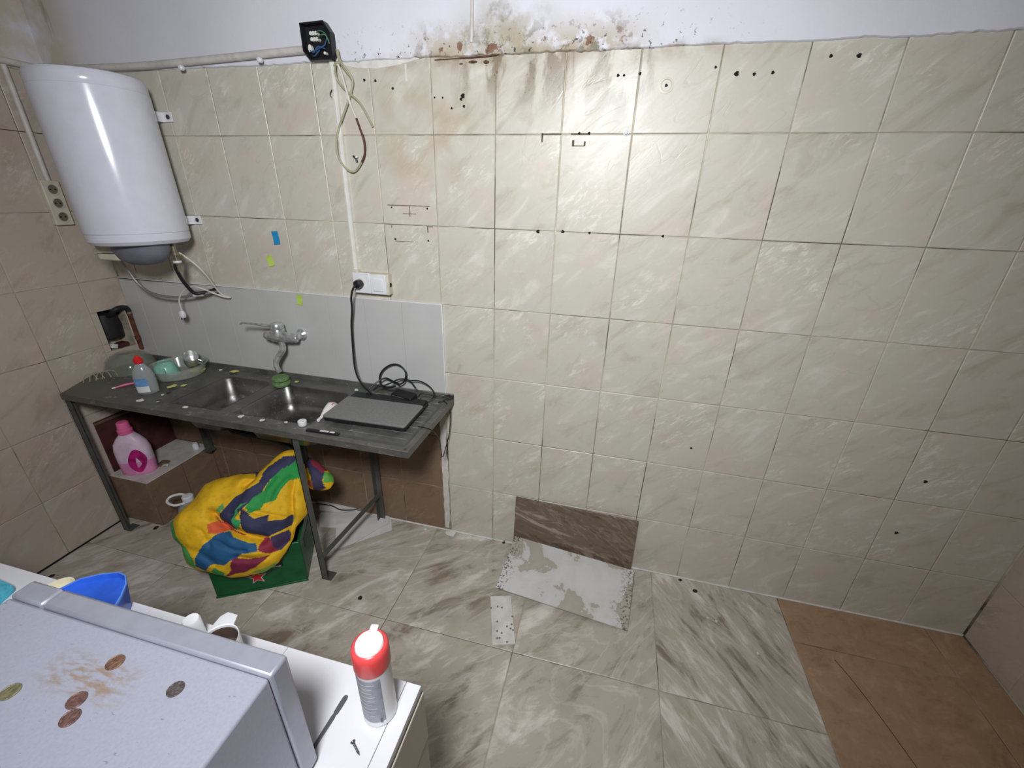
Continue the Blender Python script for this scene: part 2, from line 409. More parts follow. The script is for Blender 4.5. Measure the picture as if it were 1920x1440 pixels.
# ------------------------------------------------------------------ mesh helpers
class MB:
    def __init__(s):
        s.v = []; s.f = []
    def add(s, vs, fs):
        o = len(s.v)
        s.v += [tuple(p) for p in vs]
        s.f += [tuple(i + o for i in f) for f in fs]
        return s
    def box(s, x0, x1, y0, y1, z0, z1):
        return s.add([(x0, y0, z0), (x1, y0, z0), (x1, y1, z0), (x0, y1, z0), (x0, y0, z1), (x1, y0, z1), (x1, y1, z1), (x0, y1, z1)],
                     [(0, 3, 2, 1), (4, 5, 6, 7), (0, 1, 5, 4), (1, 2, 6, 5), (2, 3, 7, 6), (3, 0, 4, 7)])
    def obox(s, c, size, M3):
        hx, hy, hz = (q / 2 for q in size)
        b = MB().box(-hx, hx, -hy, hy, -hz, hz)
        return s.add([tuple(Vector(c) + M3 @ Vector(p)) for p in b.v], b.f)
    def prism(s, poly, z0, z1):
        n = len(poly)
        vs = [(x, y, z0) for x, y in poly] + [(x, y, z1) for x, y in poly]
        fs = [tuple(range(n - 1, -1, -1)), tuple(range(n, 2 * n))]
        fs += [(i, (i + 1) % n, n + (i + 1) % n, n + i) for i in range(n)]
        return s.add(vs, fs)
    def loft(s, rings, cap0=True, cap1=True, closed=True):
        n = len(rings[0]); o = []
        for r in rings: o += list(r)
        fs = []
        for k in range(len(rings) - 1):
            for i in range(n if closed else n - 1):
                j = (i + 1) % n
                fs.append((k * n + i, k * n + j, (k + 1) * n + j, (k + 1) * n + i))
        if cap0: fs.append(tuple(range(n - 1, -1, -1)))
        if cap1: fs.append(tuple((len(rings) - 1) * n + i for i in range(n)))
        return s.add(o, fs)
    def lathe(s, prof, n=32, c=(0, 0, 0), M3=None, sx=1, sy=1, cap0=True, cap1=True):
        rings = []
        for r, z in prof:
            ring = []
            for i in range(n):
                a = 2 * PI * i / n
                p = Vector((r * math.cos(a) * sx, r * math.sin(a) * sy, z))
                if M3 is not None: p = M3 @ p
                ring.append(tuple(Vector(c) + p))
            rings.append(ring)
        return s.loft(rings, cap0, cap1)
    def tube(s, pts, r, n=8, sm=4, caps=True):
        pts = curve(pts, sm) if sm > 1 else [Vector(p) for p in pts]
        rings = []
        t0 = (pts[1] - pts[0]).normalized()
        u = t0.orthogonal().normalized()
        for i, p in enumerate(pts):
            t = (pts[min(i + 1, len(pts) - 1)] - pts[max(i - 1, 0)]).normalized()
            u = (u - t * u.dot(t)).normalized()
            w = t.cross(u)
            rr = r[min(len(r) - 1, int(i * len(r) / len(pts)))] if isinstance(r, (list, tuple)) else r
            rings.append([tuple(p + u * (rr * math.cos(2 * PI * k / n)) + w * (rr * math.sin(2 * PI * k / n))) for k in range(n)])
        return s.loft(rings, caps, caps)
    def build(s, name, mat, parent=None, bev=0.0, smooth=True, ang=35, kind=None, mats=None):
        me = bpy.data.meshes.new(name)
        me.from_pydata(s.v, [], s.f)
        me.update()
        bm = bmesh.new(); bm.from_mesh(me)
        bmesh.ops.recalc_face_normals(bm, faces=bm.faces)
        bm.to_mesh(me); bm.free()
        if smooth:
            me.shade_smooth()
            me.set_sharp_from_angle(angle=math.radians(ang))
        me.materials.append(M[mat] if isinstance(mat, str) else mat)
        o = bpy.data.objects.new(name, me)
        COL.objects.link(o)
        if parent is not None: o.parent = parent
        if bev:
            b = o.modifiers.new('bevel', 'BEVEL')
            b.width = bev; b.segments = 2; b.limit_method = 'ANGLE'
            b.angle_limit = math.radians(40)
        if kind: o['kind'] = kind
        return o

def curve(pts, k):
    P = [Vector(p) for p in pts]
    if len(P) < 3: return P
    out = []
    for i in range(len(P) - 1):
        p0, p1, p2, p3 = P[max(i - 1, 0)], P[i], P[i + 1], P[min(i + 2, len(P) - 1)]
        for j in range(k):
            t = j / k
            out.append(0.5 * ((2 * p1) + (p2 - p0) * t + (2 * p0 - 5 * p1 + 4 * p2 - p3) * t * t + (3 * p1 - p0 - 3 * p2 + p3) * t ** 3))
    out.append(P[-1])
    return out

def rrect(cx, cy, w, h, r, z, k=6):
    pts = []
    for qx, qy, a0 in ((1, 1, 0), (-1, 1, PI / 2), (-1, -1, PI), (1, -1, 1.5 * PI)):
        for i in range(k):
            a = a0 + PI / 2 * i / (k - 1)
            pts.append((cx + qx * (w / 2 - r) + r * math.cos(a), cy + qy * (h / 2 - r) + r * math.sin(a), z))
    return pts

def tag(o, label, cat, group=None):
    o['label'] = label; o['category'] = cat
    if group: o['group'] = group
    return o

def thing(name, label, cat, loc=(0, 0, 0), rz=0.0, group=None, rot=None):
    o = bpy.data.objects.new(name, None)
    o.empty_display_size = 0.05
    COL.objects.link(o)
    o.location = loc
    o.rotation_euler = rot if rot else (0, 0, rz)
    return tag(o, label, cat, group)

def rotm(axis, deg):
    return Matrix.Rotation(math.radians(deg), 3, axis)

# ------------------------------------------------------------------ the room
XL, XR, YB, ZC = -1.89, 2.50, -3.9, 2.95
GD = 0.004       # how far the grout lies behind the tile faces
TW, TH = 0.25, 1.0 / 3.0
PZ = 2.243       # lower edge of the plaster

def struct(o):
    o['kind'] = 'structure'
    return o

wall_back = struct(MB().box(XL - 0.12, XR + 0.12, GD, 0.14, -0.1, ZC).build('wall_back', 'grout', smooth=False))
# left wall has an opening broken into it near the corner
HY0, HY1, HZ0, HZ1 = -0.160, -0.030, 0.955, 1.175
lw = MB()
x0, x1 = XL - 0.14, XL - GD
lw.box(x0, x1, YB, HY0, -0.1, ZC); lw.box(x0, x1, HY1, 0.14, -0.1, ZC)
lw.box(x0, x1, HY0, HY1, -0.1, HZ0); lw.box(x0, x1, HY0, HY1, HZ1, ZC)
lw.box(x0, x0 + 0.03, HY0, HY1, HZ0, HZ1)
wall_left = struct(lw.build('wall_left', 'grout', smooth=False))
wall_right = struct(MB().box(XR + GD, XR + 0.14, YB, 0.14, -0.1, ZC).build('wall_right', 'grout', smooth=False))
wall_front = struct(MB().box(XL - 0.12, XR + 0.12, YB - 0.14, YB, -0.1, ZC).build('wall_front', 'far_wall', smooth=False))
ceiling = struct(MB().box(XL - 0.12, XR + 0.12, YB - 0.14, 0.14, ZC, ZC + 0.1).build('ceiling', 'far_wall', smooth=False))
floor = struct(MB().box(XL - 0.12, XR + 0.12, YB - 0.14, 0.14, -0.12, -0.003).build('floor', 'grout_floor', smooth=False))

tile_cache = {}
def tile_mesh(w, h, d, mat, ch=0.0022):
    key = (round(w, 3), round(h, 3), d, mat)
    if key in tile_cache: return tile_cache[key]
    a, b = w / 2, h / 2
    vs = [(-a, d, -b), (a, d, -b), (a, d, b), (-a, d, b),
          (-a, ch * 0.7, -b), (a, ch * 0.7, -b), (a, ch * 0.7, b), (-a, ch * 0.7, b),
          (-a + ch, 0, -b + ch), (a - ch, 0, -b + ch), (a - ch, 0, b - ch), (-a + ch, 0, b - ch)]
    fs = [(8, 9, 10, 11)]
    for i in range(4):
        j = (i + 1) % 4
        fs += [(4 + i, 4 + j, 8 + j, 8 + i), (i, j, 4 + j, 4 + i)]
    me = bpy.data.meshes.new('tile')
    me.from_pydata(vs, [], fs)
    me.materials.append(M[mat])
    tile_cache[key] = me
    return me

def put_tile(parent, loc, w, h, rot, mat='tile', d=0.008, name='tile', jit=0.0013):
    o = bpy.data.objects.new(name, tile_mesh(w, h, d, mat))
    COL.objects.link(o)
    o.parent = parent
    o.location = loc
    R = Matrix.Rotation(rot[2], 3, 'Z') @ Matrix.Rotation(rot[0], 3, 'X')
    J = Matrix.Rotation(random.uniform(-jit, jit), 3, 'X') @ Matrix.Rotation(random.uniform(-jit, jit), 3, 'Z')
    o.rotation_euler = (R @ J).to_euler()
    return o

GAP = 0.0031
def rows():
    for r in range(7):
        zt = 7 * TH - r * TH; zb = zt - TH
        yield max(zb, 0.0), min(zt, PZ + 0.004)

# back wall
for zb, zt in rows():
    for c in range(-8, 10):
        xa, xb = max(c * TW, XL + 0.002), min((c + 1) * TW, XR - 0.002)
        if xb - xa < 0.02: continue
        if c < 0 and zb < 1.0 and zt < 1.34: continue          # behind the white panels and below: see further down
        if c < 0 and zb < 1.01 and zb > 0.9: continue
        put_tile(wall_back, ((xa + xb) / 2, random.uniform(-0.0006, 0.0006), (zb + zt) / 2), xb - xa - GAP, zt - zb - GAP, (0, 0, 0))
# brown tiles under the sink
for zb, zt in ((0.0, 0.30), (0.30, 0.63), (0.63, 0.90)):
    for c in range(-8, 0):
        xa, xb = max(c * TW - 0.035, XL + 0.002), (c + 1) * TW - 0.035
        if xb - xa < 0.02: continue
        put_tile(wall_back, ((xa + xb) / 2, 0.001, (zb + zt) / 2), xb - xa - GAP, zt - zb - GAP, (0, 0, 0), 'tile_brown', name='brown_tile')
# left wall: same courses, upright joints every quarter metre
for zb, zt in rows():
    for k in range(-1, 15):
        ya, yb = -0.19 - TW * (k + 1), -0.19 - TW * k
        yb = min(yb, -0.002)
        ya = max(ya, YB + 0.01)
        if yb - ya < 0.02: continue
        if k == -1 and 1.1 < zt < 1.4:
            for a, b, p, q in ((ya, yb, HZ1, zt), (ya, HY0, zb, HZ1), (HY1, yb, zb, HZ1)):
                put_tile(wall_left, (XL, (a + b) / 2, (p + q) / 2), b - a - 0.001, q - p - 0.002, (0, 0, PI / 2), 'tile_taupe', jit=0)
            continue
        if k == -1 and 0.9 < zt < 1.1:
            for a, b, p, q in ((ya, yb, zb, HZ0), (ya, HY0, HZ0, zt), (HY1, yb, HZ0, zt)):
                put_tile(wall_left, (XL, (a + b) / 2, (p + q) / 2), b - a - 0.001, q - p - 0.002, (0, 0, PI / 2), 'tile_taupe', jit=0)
            continue
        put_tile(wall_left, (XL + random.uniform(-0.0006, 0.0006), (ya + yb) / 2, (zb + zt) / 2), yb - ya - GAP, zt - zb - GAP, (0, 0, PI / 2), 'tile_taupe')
# right wall
for zb, zt in rows():
    for k in range(0, 15):
        yb, ya = -TW * k - 0.002, -TW * (k + 1)
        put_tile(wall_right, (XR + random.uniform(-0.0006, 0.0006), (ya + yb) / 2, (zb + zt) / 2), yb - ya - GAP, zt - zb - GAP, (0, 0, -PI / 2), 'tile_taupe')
# floor: 60 cm marble tiles, brown ones along the right wall
xs = [-1.888, -1.286, -0.686, -0.085, 0.515, 1.120, 1.722]
ys = [-0.004, -0.604, -1.206, -1.808, -2.41, -3.01, -3.61, -3.89]
for i in range(len(xs) - 1):
    for j in range(len(ys) - 1):
        w, h = xs[i + 1] - xs[i], ys[j] - ys[j + 1]
        put_tile(floor, ((xs[i] + xs[i + 1]) / 2, (ys[j] + ys[j + 1]) / 2, random.uniform(-0.0004, 0.0004)), w - 0.0028, h - 0.0028,
                 (-PI / 2, 0, 0), 'floor_b' if i == 5 else 'floor_a', name='floor_tile', jit=0.001)
ysb = [-0.004, -0.235, -0.835, -1.44, -2.04, -2.64, -3.24, -3.89]
for (xa, xb) in ((1.722, 2.345), (2.345, 2.498)):
    for j in range(len(ysb) - 1):
        put_tile(floor, ((xa + xb) / 2, (ysb[j] + ysb[j + 1]) / 2, 0), xb - xa - 0.003, ysb[j] - ysb[j + 1] - 0.003, (-PI / 2, 0, 0), 'floor_brown', name='brown_floor_tile', jit=0.001)
# crack across the brown floor tiles
MB().tube([(1.868, -0.281, 0.000), (1.896, -0.345, 0.000), (1.924, -0.426, 0.000), (1.954, -0.527, 0.000), (1.983, -0.639, 0.000)], 0.0014, 5, 3).build('crack', 'dark', floor)

# plaster above the tiles, ragged lower edge, on three walls
def plaster_strip(parent, a, b, place):
    n = max(8, int((b - a) / 0.012)); m = MB(); rows_ = []
    for i in range(n + 1):
        u = a + (b - a) * i / n
        zl = PZ + 0.005 * (mnoise.noise(Vector((u * 9, 1.7, 0))) ) + 0.005 * mnoise.noise(Vector((u * 43, 5, 2)))
        rows_.append((u, zl))
    ringf = [place(u, -0.007, z + 0.004) for u, z in rows_]; ringm = [place(u, -0.002, z) for u, z in rows_]
    ringb = [place(u, 0.006, z) for u, z in rows_]; top = [place(u, -0.007, ZC) for u, z in rows_]; topb = [place(u, 0.006, ZC) for u, z in rows_]
    m.loft([topb, top, ringf, ringm, ringb], False, False, False)
    return m.build('plaster', 'plaster', parent, ang=50)
plaster_strip(wall_back, XL, XR, lambda u, d, z: (u, d, z))
plaster_strip(wall_left, YB, -0.007, lambda u, d, z: (XL - d, u, z))
plaster_strip(wall_right, YB, -0.007, lambda u, d, z: (XR + d, u, z))
# white filler smear beside the junction box and a torn plaster edge beside the sink
MB().prism([(-0.365, 2.246), (-0.30, 2.228), (-0.22, 2.222), (-0.10, 2.226), (-0.03, 2.236), (-0.01, 2.250), (-0.365, 2.252)], -0.0015, 0.002)
f = MB(); pts = [(-0.365, 2.252), (-0.355, 2.232), (-0.30, 2.222), (-0.22, 2.218), (-0.13, 2.226), (-0.05, 2.240), (-0.012, 2.252)]
f.add([(x, -0.0022, z) for x, z in pts] + [(x, 0.003, z) for x, z in pts], [tuple(range(7))] + [(i, (i + 1) % 7, 7 + (i + 1) % 7, 7 + i) for i in range(7)])
f.build('filler_patch', 'chip_white', wall_back, smooth=False)
f = MB(); L, Rr = [], []
for i in range(31):
    z = 0.02 + 0.86 * i / 30
    L.append((-0.036 + 0.006 * mnoise.noise(Vector((z * 25, 0, 3))), -0.004, z)); Rr.append((-0.004 + 0.016 * mnoise.noise(Vector((z * 14, 9, 1))), -0.003, z))
f.loft([[(a[0], 0.002, a[2]) for a in L], L, Rr, [(a[0], 0.002, a[2]) for a in Rr]], False, False, False)
f.build('torn_plaster_edge', 'pipe_paint', wall_back)

cr_ = [(0.02, 2.236), (0.12, 2.238), (0.22, 2.240), (0.34, 2.252), (0.46, 2.256), (0.55, 2.256)]
MB().tube([(x, -0.0045, z) for x, z in cr_], [0.0012, 0.0024, 0.0028, 0.0022, 0.0016, 0.001], 6, 5).build('damp_crack', 'rust_dark', wall_back)
for (x, z, w2_, h2_) in ((0.165, 2.226, 0.036, 0.010), (0.215, 2.224, 0.024, 0.012), (0.12, 2.222, 0.014, 0.006)):
    MB().lathe([(0.3, 0.0), (1.0, 0.0), (0.8, 0.0016), (0.2, 0.002)], 14, (x, 0.0, z), Matrix(((w2_ / 2, 0, 0), (0, 0, -1), (0, h2_ / 2, 0)))).build('mould_spot', 'rust_dark', wall_back)

# cement bead where walls meet the floor
def bead(name, pts, r, mat='chip_white'):
    o = MB().tube(pts, r, 6, 1).build(name, mat)
    struct(o); return o
bead('trim_1', [(XL + 0.30, -0.001, 0.001), (XR, -0.001, 0.001)], 0.0055)
bead('trim_2', [(XR - 0.001, -0.002, 0.001), (XR - 0.001, YB, 0.001)], 0.005, 'grout_floor')
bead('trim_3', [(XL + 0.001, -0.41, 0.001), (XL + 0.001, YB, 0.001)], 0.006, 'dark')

# drill holes and marks left on the tiled wall
for (x, z, r) in ((-0.275, 2.184, .006), (-0.228, 2.181, .006), (-0.157, 2.154, .006), (1.052, 2.166, .009), (1.104, 2.163, .006), (1.157, 2.166, .006),
                  (1.308, 2.203, .006), (1.384, 2.201, .008), (0.841, 2.14, .006), (2.07, 0.776, .009), (2.062, 0.504, .009), (1.175, 0.777, .006),
                  (0.431, 1.664, .009), (0.529, 1.668, .008), (0.634, 1.667, .006), (0.908, 1.667, .006), (0.125, 2.125, .010), (0.118, 2.115, .007), (0.128, 2.092, .006),
                  (0.079, 2.087, .005), (0.012, 2.122, .004), (0.044, 2.121, .004), (0.68, 2.172, .006), (0.70, 2.172, .005), (0.752, 2.175, .006),
                  (0.565, 2.003, .006), (0.60, 2.003, .006), (-0.205, 1.735, .004), (-0.042, 1.735, .005), (-0.20, 1.607, .006), (-0.045, 1.607, .005), (0.985, 2.185, .005)):
    m = MB(); r *= 0.78
    ring = [(x + r * (1 + .3 * math.sin(3 * a + x * 40)) * math.cos(a), -0.0016, z + r * math.sin(a)) for a in [2 * PI * i / 12 for i in range(12)]]
    m.loft([[(p[0], 0.002, p[2]) for p in ring], ring], False, True)
    m.build('drill_hole', 'dark', wall_back, smooth=False)
for (xa, xb, za, zb) in ((-0.223, -0.03, 1.742, 1.745), (-0.214, -0.211, 1.652, 1.664), (-0.20, -0.115, 1.598, 1.600), (-0.047, -0.043, 1.64, 1.665), (-0.05, -0.02, 1.662, 1.665), (-0.155, -0.095, 1.711, 1.713), (-0.124, -0.121, 1.70, 1.743),
                         (0.427, 0.433, 1.975, 2.004), (0.430, 0.50, 2.000, 2.003), (0.535, 0.60, 1.999, 2.003), (0.545, 0.588, 1.962, 1.965), (0.541, 0.549, 1.962, 1.982), (0.584, 0.590, 1.964, 1.978)):
    MB().box(xa, xb, -0.0014, 0.002, za, zb).build('scrape_mark', 'scrape', wall_back, smooth=False)
w_ = MB().lathe([(0.010, 0.0), (0.010, 0.003), (0.006, 0.004), (0.006, 0.012), (0.004, 0.013)], 14, (0.729, 0.0, 2.004), rotm('X', 90)).build('wall_anchor', 'white_plastic', wall_back)
m = MB().lathe([(0.016, 0.0), (0.0235, 0.0), (0.024, 0.0018), (0.0175, 0.0022), (0.016, 0.0)], 28, (0.841, -0.0005, 2.14), rotm('X', 90), cap0=False, cap1=False)
m.build('glue_ring', 'cream_plastic', wall_back)
m = MB().box(-0.102, -0.094, -0.002, 0.002, 2.175, 2.228); m.build('filler_patch', 'chip_white', wall_back, smooth=False)

# pvc panels behind the sink
bs = [0.004, -0.196, -0.392, -0.590, -0.785, -0.986, -1.184, -1.382, -1.58, -1.778, -1.886]
for i in range(len(bs) - 1):
    a, b = bs[i + 1], bs[i]
    zt = 1.332 - 0.006 * max(0, (-0.9 - a))
    o = MB().box(a + 0.0003, b - 0.0003, -0.008, 0.003, 0.885, zt).build('wall_panel', 'panel_white', wall_back, bev=0.0012, smooth=False)
MB().box(0.003, 0.008, -0.010, 0.002, 0.885, 1.334).build('edge_strip', 'white_plastic', wall_back, bev=0.001)
MB().box(-1.886, 0.008, -0.0095, 0.002, 1.3325, 1.3365).build('edge_strip', 'white_plastic', wall_back)

# dark red patch of bare render low on the left wall, under the sink
MB().box(XL - 0.001, XL + 0.004, -0.37, -0.002, 0.30, 0.62).build('bare_render', 'redwall', wall_left, smooth=False)
MB().box(XL - 0.001, XL + 0.012, -0.37, -0.002, 0.60, 0.615).build('mortar_line', 'ledge', wall_left, bev=0.003)

# tiled ledge in the corner under the sink
ledge = struct(MB().box(XL + 0.0045, -1.615, -0.40, -0.001, 0.0, 0.296).build('trim_4', 'ledge', bev=0.003))
MB().box(XL + 0.0045, -1.612, -0.403, -0.001, 0.296, 0.301).build('ledge_top', 'pipe_paint', ledge, bev=0.001)
for (y0, y1) in ((-0.40, -0.2), (-0.2, -0.002)):
    MB().box(-1.616, -1.611, y0 + 0.002, y1 - 0.002, 0.004, 0.293).build('ledge_tile', 'tile_brown', ledge, bev=0.001)
MB().box(-1.884, -1.618, -0.405, -0.399, 0.004, 0.293).build('ledge_tile', 'tile_brown', ledge, bev=0.001)

# ------------------------------------------------------------------ pendant lamp (above and behind the camera)
lamp = thing('pendant_lamp', 'bare bulb holder hanging on a cord from the ceiling', 'lamp', (LAMP[0], LAMP[1], ZC))
MB().tube([(0, 0, 0), (0, 0, LAMP[2] + 0.15 - ZC)], 0.004, 8, 1).build('cord', 'wire_white', lamp)
MB().lathe([(0.012, 0.16), (0.02, 0.15), (0.021, 0.085), (0.016, 0.08)], 20, (0, 0, LAMP[2] - ZC)).build('holder', 'white_plastic', lamp)

# ------------------------------------------------------------------ water heater
hx, hy, hr = -1.352, -0.212, 0.187
wh = thing('water_heater', 'white cylindrical electric water heater hung in the corner above the sink', 'water heater', (hx, hy, 1.56), rot=(0, math.radians(-1.7), 0))
def off(prof): return [(r, z - 1.56) for r, z in prof]
MB().lathe(off([(hr - .002, 1.602), (hr, 1.604), (hr, 1.90), (hr, 2.128), (hr - .002, 2.130)]), 64).build('body', 'enamel', wh)
MB().lathe(off([(hr - .004, 2.128), (hr - .001, 2.133), (hr - .001, 2.165), (hr - .008, 2.178), (hr - .03, 2.185), (0.02, 2.188)]), 64).build('top_cap', 'enamel', wh)
MB().lathe(off([(0.02, 1.553), (hr - .035, 1.553), (hr - .014, 1.558), (hr - .002, 1.572), (hr - .001, 1.598), (hr - .005, 1.604)]), 64).build('bottom_cap', 'enamel', wh)
for z in (2.07, 1.645):
    b = MB()
    b.box(-0.10, 0.132, 0.205, 0.2105, z - 1.56 - 0.019, z - 1.56 + 0.019)
    b.box(0.078, 0.0825, 0.150, 0.2105, z - 1.56 - 0.019, z - 1.56 + 0.019)
    br = b.build('bracket', 'white_plastic', wh, bev=0.001)
    MB().lathe([(0.009, 0), (0.009, 0.004), (0.005, 0.006)], 12, (0.113, 0.205, z - 1.56), rotm('X', 90)).build('bolt', 'nail', br)
MB().lathe([(0.13, 0.006), (0.128, -0.03), (0.11, -0.065), (0.07, -0.09), (0.02, -0.098)], 36, (0.01, -0.02, 0), sx=1.0, sy=0.72).build('thermostat_cover', 'heater_grey', wh)
fl = MB().box(-0.175, -0.06, -0.085, 0.05, -0.075, 0.0); flo = fl.build('terminal_cover', 'cream_plastic', wh, bev=0.008)
MB().box(-0.168, -0.07, -0.0862, -0.0840, -0.045, -0.042).build('groove', 'dark', flo)
vv = thing('safety_valve', 'small metal safety valve under the water heater', 'valve', (-1.236, -0.170, 1.519))
MB().lathe([(0.011, 0.05), (0.011, 0.0), (0.014, -0.002), (0.014, -0.016), (0.010, -0.018), (0.010, -0.04), (0.016, -0.042), (0.016, -0.052), (0.009, -0.054), (0.008, -0.09)], 18).build('body', 'brass', vv)
MB().lathe([(0.0165, 0.0), (0.0175, -0.004), (0.0165, -0.009)], 18, (0, 0, -0.040)).build('collar', 'white_plastic', vv)
MB().tube([(0, 0, -0.02), (0.02, 0.0, -0.022), (0.035, 0, -0.014)], 0.006, 8, 2).build('side_nipple', 'brass', vv)

tag(MB().tube([(-1.622, -0.150, 1.467), (-1.617, -0.130, 1.403), (-1.601, -0.120, 1.347), (-1.566, -0.110, 1.304), (-1.501, -0.100, 1.282), (-1.396, -0.090, 1.279), (-1.283, -0.080, 1.297), (-1.220, -0.050, 1.309), (-1.221, -0.012, 1.305)], 0.0065, 8, 5).build('braided_hose', 'steelhose'),
    'grey braided water hose curving below the heater to the white panels', 'hose')
bh = thing('drain_hose', 'black rubber hose bending from the heater valve towards the wall', 'hose', (0, 0, 0))
MB().tube([(-1.253, -0.170, 1.458), (-1.261, -0.165, 1.437), (-1.278, -0.140, 1.385), (-1.280, -0.120, 1.345), (-1.281, -0.100, 1.315), (-1.262, -0.090, 1.308), (-1.238, -0.050, 1.313), (-1.237, -0.012, 1.317)], 0.0085, 8, 5).build('hose', 'blackrubber', bh)
MB().tube([(-1.298, -0.085, 1.296), (-1.254, -0.075, 1.304)], 0.0095, 10, 1).build('sleeve', 'white_plastic', bh)
hc = thing('heater_power_cord', 'white power cord looping below the heater with a hanging plug', 'cord', (0, 0, 0))
MB().tube([(-1.235, -0.150, 1.512), (-1.206, -0.140, 1.486), (-1.186, -0.120, 1.450), (-1.180, -0.090, 1.398), (-1.196, -0.050, 1.341), (-1.196, -0.020, 1.294), (-1.156, -0.020, 1.286), (-1.143, -0.030, 1.284), (-1.171, -0.040, 1.289), (-1.209, -0.060, 1.310), (-1.221, -0.100, 1.338), (-1.272, -0.100, 1.342), (-1.315, -0.100, 1.331), (-1.359, -0.100, 1.301), (-1.385, -0.100, 1.267), (-1.389, -0.100, 1.239), (-1.388, -0.100, 1.214)], 0.0042, 8, 4).build('cable', 'wire_white', hc)
pl = (-1.388, -0.100, 1.214)
po = MB().lathe([(0.006, 0.0), (0.014, -0.008), (0.018, -0.022), (0.017, -0.034), (0.015, -0.036)], 16, pl, rotm('Y', 12), sy=.8).build('plug', 'white_plastic', hc)
for s in (-1, 1):
    MB().tube([(pl[0] - 0.005 + s * 0.0085, pl[1], pl[2] - 0.034), (pl[0] - 0.009 + s * 0.0085, pl[1], pl[2] - 0.052)], 0.0024, 8, 1).build('pin', 'nail', po)

# ------------------------------------------------------------------ left wall: conduit, sockets, broken opening with pipe
cd = thing('surface_conduit', 'painted conduit running down the left wall to the triple socket', 'conduit', (0, 0, 0))
MB().tube([(XL + 0.011, -0.159, 2.252), (XL + 0.011, -0.159, 1.79)], 0.011, 12, 1).build('vertical_pipe', 'pipe_paint', cd)
MB().tube([(XL + 0.020, -1.2, 2.262), (XL + 0.020, -0.3, 2.262), (XL + 0.020, -0.008, 2.262)], 0.0135, 12, 2).build('horizontal_pipe', 'pipe_paint', cd)
cd = thing('wall_conduit_pipe', 'painted conduit along the plaster edge from the corner to the junction box', 'conduit', (0, 0, 0))
MB().tube([(XL + 0.036, -0.022, 2.262), (-1.40, -0.022, 2.256), (-1.08, -0.022, 2.262), (-0.66, -0.022, 2.276), (-0.498, -0.022, 2.281)], 0.0135, 12, 2).build('horizontal_pipe', 'pipe_paint', cd)
for x, z in ((-1.085, 2.262), (-0.70, 2.275)):
    MB().lathe([(0.010, 0), (0.010, 0.012), (0.006, 0.016)], 10, (x, -0.03, z - 0.022), rotm('X', 90)).build('clip', 'white_plastic', cd)

sk = thing('triple_socket', 'old cream triple socket strip on the left wall beside the heater', 'socket', (XL, -0.160, 1.707), 0)
MB().box(0.0, 0.022, -0.037, 0.037, -0.098, 0.098).build('base', 'cream_plastic', sk, bev=0.004)
for dz in (0.06, 0.0, -0.06):
    s = MB().lathe([(0.0245, 0.0), (0.0245, 0.004), (0.0205, 0.004), (0.0195, -0.002), (0.002, -0.003)], 24, (0.0225, 0, dz), rotm('Y', 90), cap0=False).build('socket', 'cream_plastic', sk)
    MB().lathe([(0.0205, 0), (0.0205, 0.0008), (0.002, 0.001)], 24, (0.0212, 0, dz), rotm('Y', 90)).build('socket_well', 'socket_shade', s)
    for sg in (-1, 1):
        MB().lathe([(0.004, 0), (0.004, 0.0022)], 10, (0.0202, sg * 0.0095, dz), rotm('Y', 90)).build('pin_hole', 'dark', s)
    MB().tube([(0.0215, 0, dz + 0.018), (0.0215, 0, dz + 0.010)], 0.002, 6, 1).build('earth_clip', 'nail', s)

pp = thing('rusty_water_pipe', 'rusty pipe with black elbow coming out of the broken hole in the left wall', 'pipe', (0, 0, 0))
MB().tube([(XL - 0.09, -0.100, 1.10), (XL - 0.02, -0.100, 1.14), (XL + 0.02, -0.09, 1.172), (XL + 0.026, -0.06, 1.180), (XL + 0.028, -0.034, 1.172), (XL + 0.028, -0.030, 1.150)], 0.0125, 12, 4).build('elbow', 'blackrubber', pp)
MB().tube([(XL + 0.028, -0.030, 1.152), (XL + 0.028, -0.030, 0.935)], 0.0105, 12, 1).build('riser', 'rust', pp)
MB().lathe([(0.013, 0), (0.013, 0.02)], 12, (XL + 0.028, -0.030, 0.99)).build('coupling', 'rust', pp)
MB().lathe([(0.013, 0), (0.013, 0.012)], 12, (XL + 0.028, -0.030, 1.138)).build('coupling', 'brass', pp)
lump = MB().lathe([(0.01, -0.085), (0.055, -0.07), (0.06, 0.0), (0.05, 0.06), (0.01, 0.075)], 12, (XL - 0.058, -0.095, 1.085), sx=0.7)
tag(lump.build('black_wrapping', 'blackrubber'), 'black plastic wrapping stuffed into the broken wall hole', 'wrapping')
for i, (y, z, w) in enumerate(((-0.130, 0.975, .03), (-0.075, 0.970, .035), (-0.10, 0.966, .02))):
    b = MB().obox((XL - 0.035, y, z), (0.05, w, 0.024), rotm('X', 20 * (i - 1)))
    b.build('brick_shard', 'redwall' if i else 'chip_white', wall_left, bev=0.003)

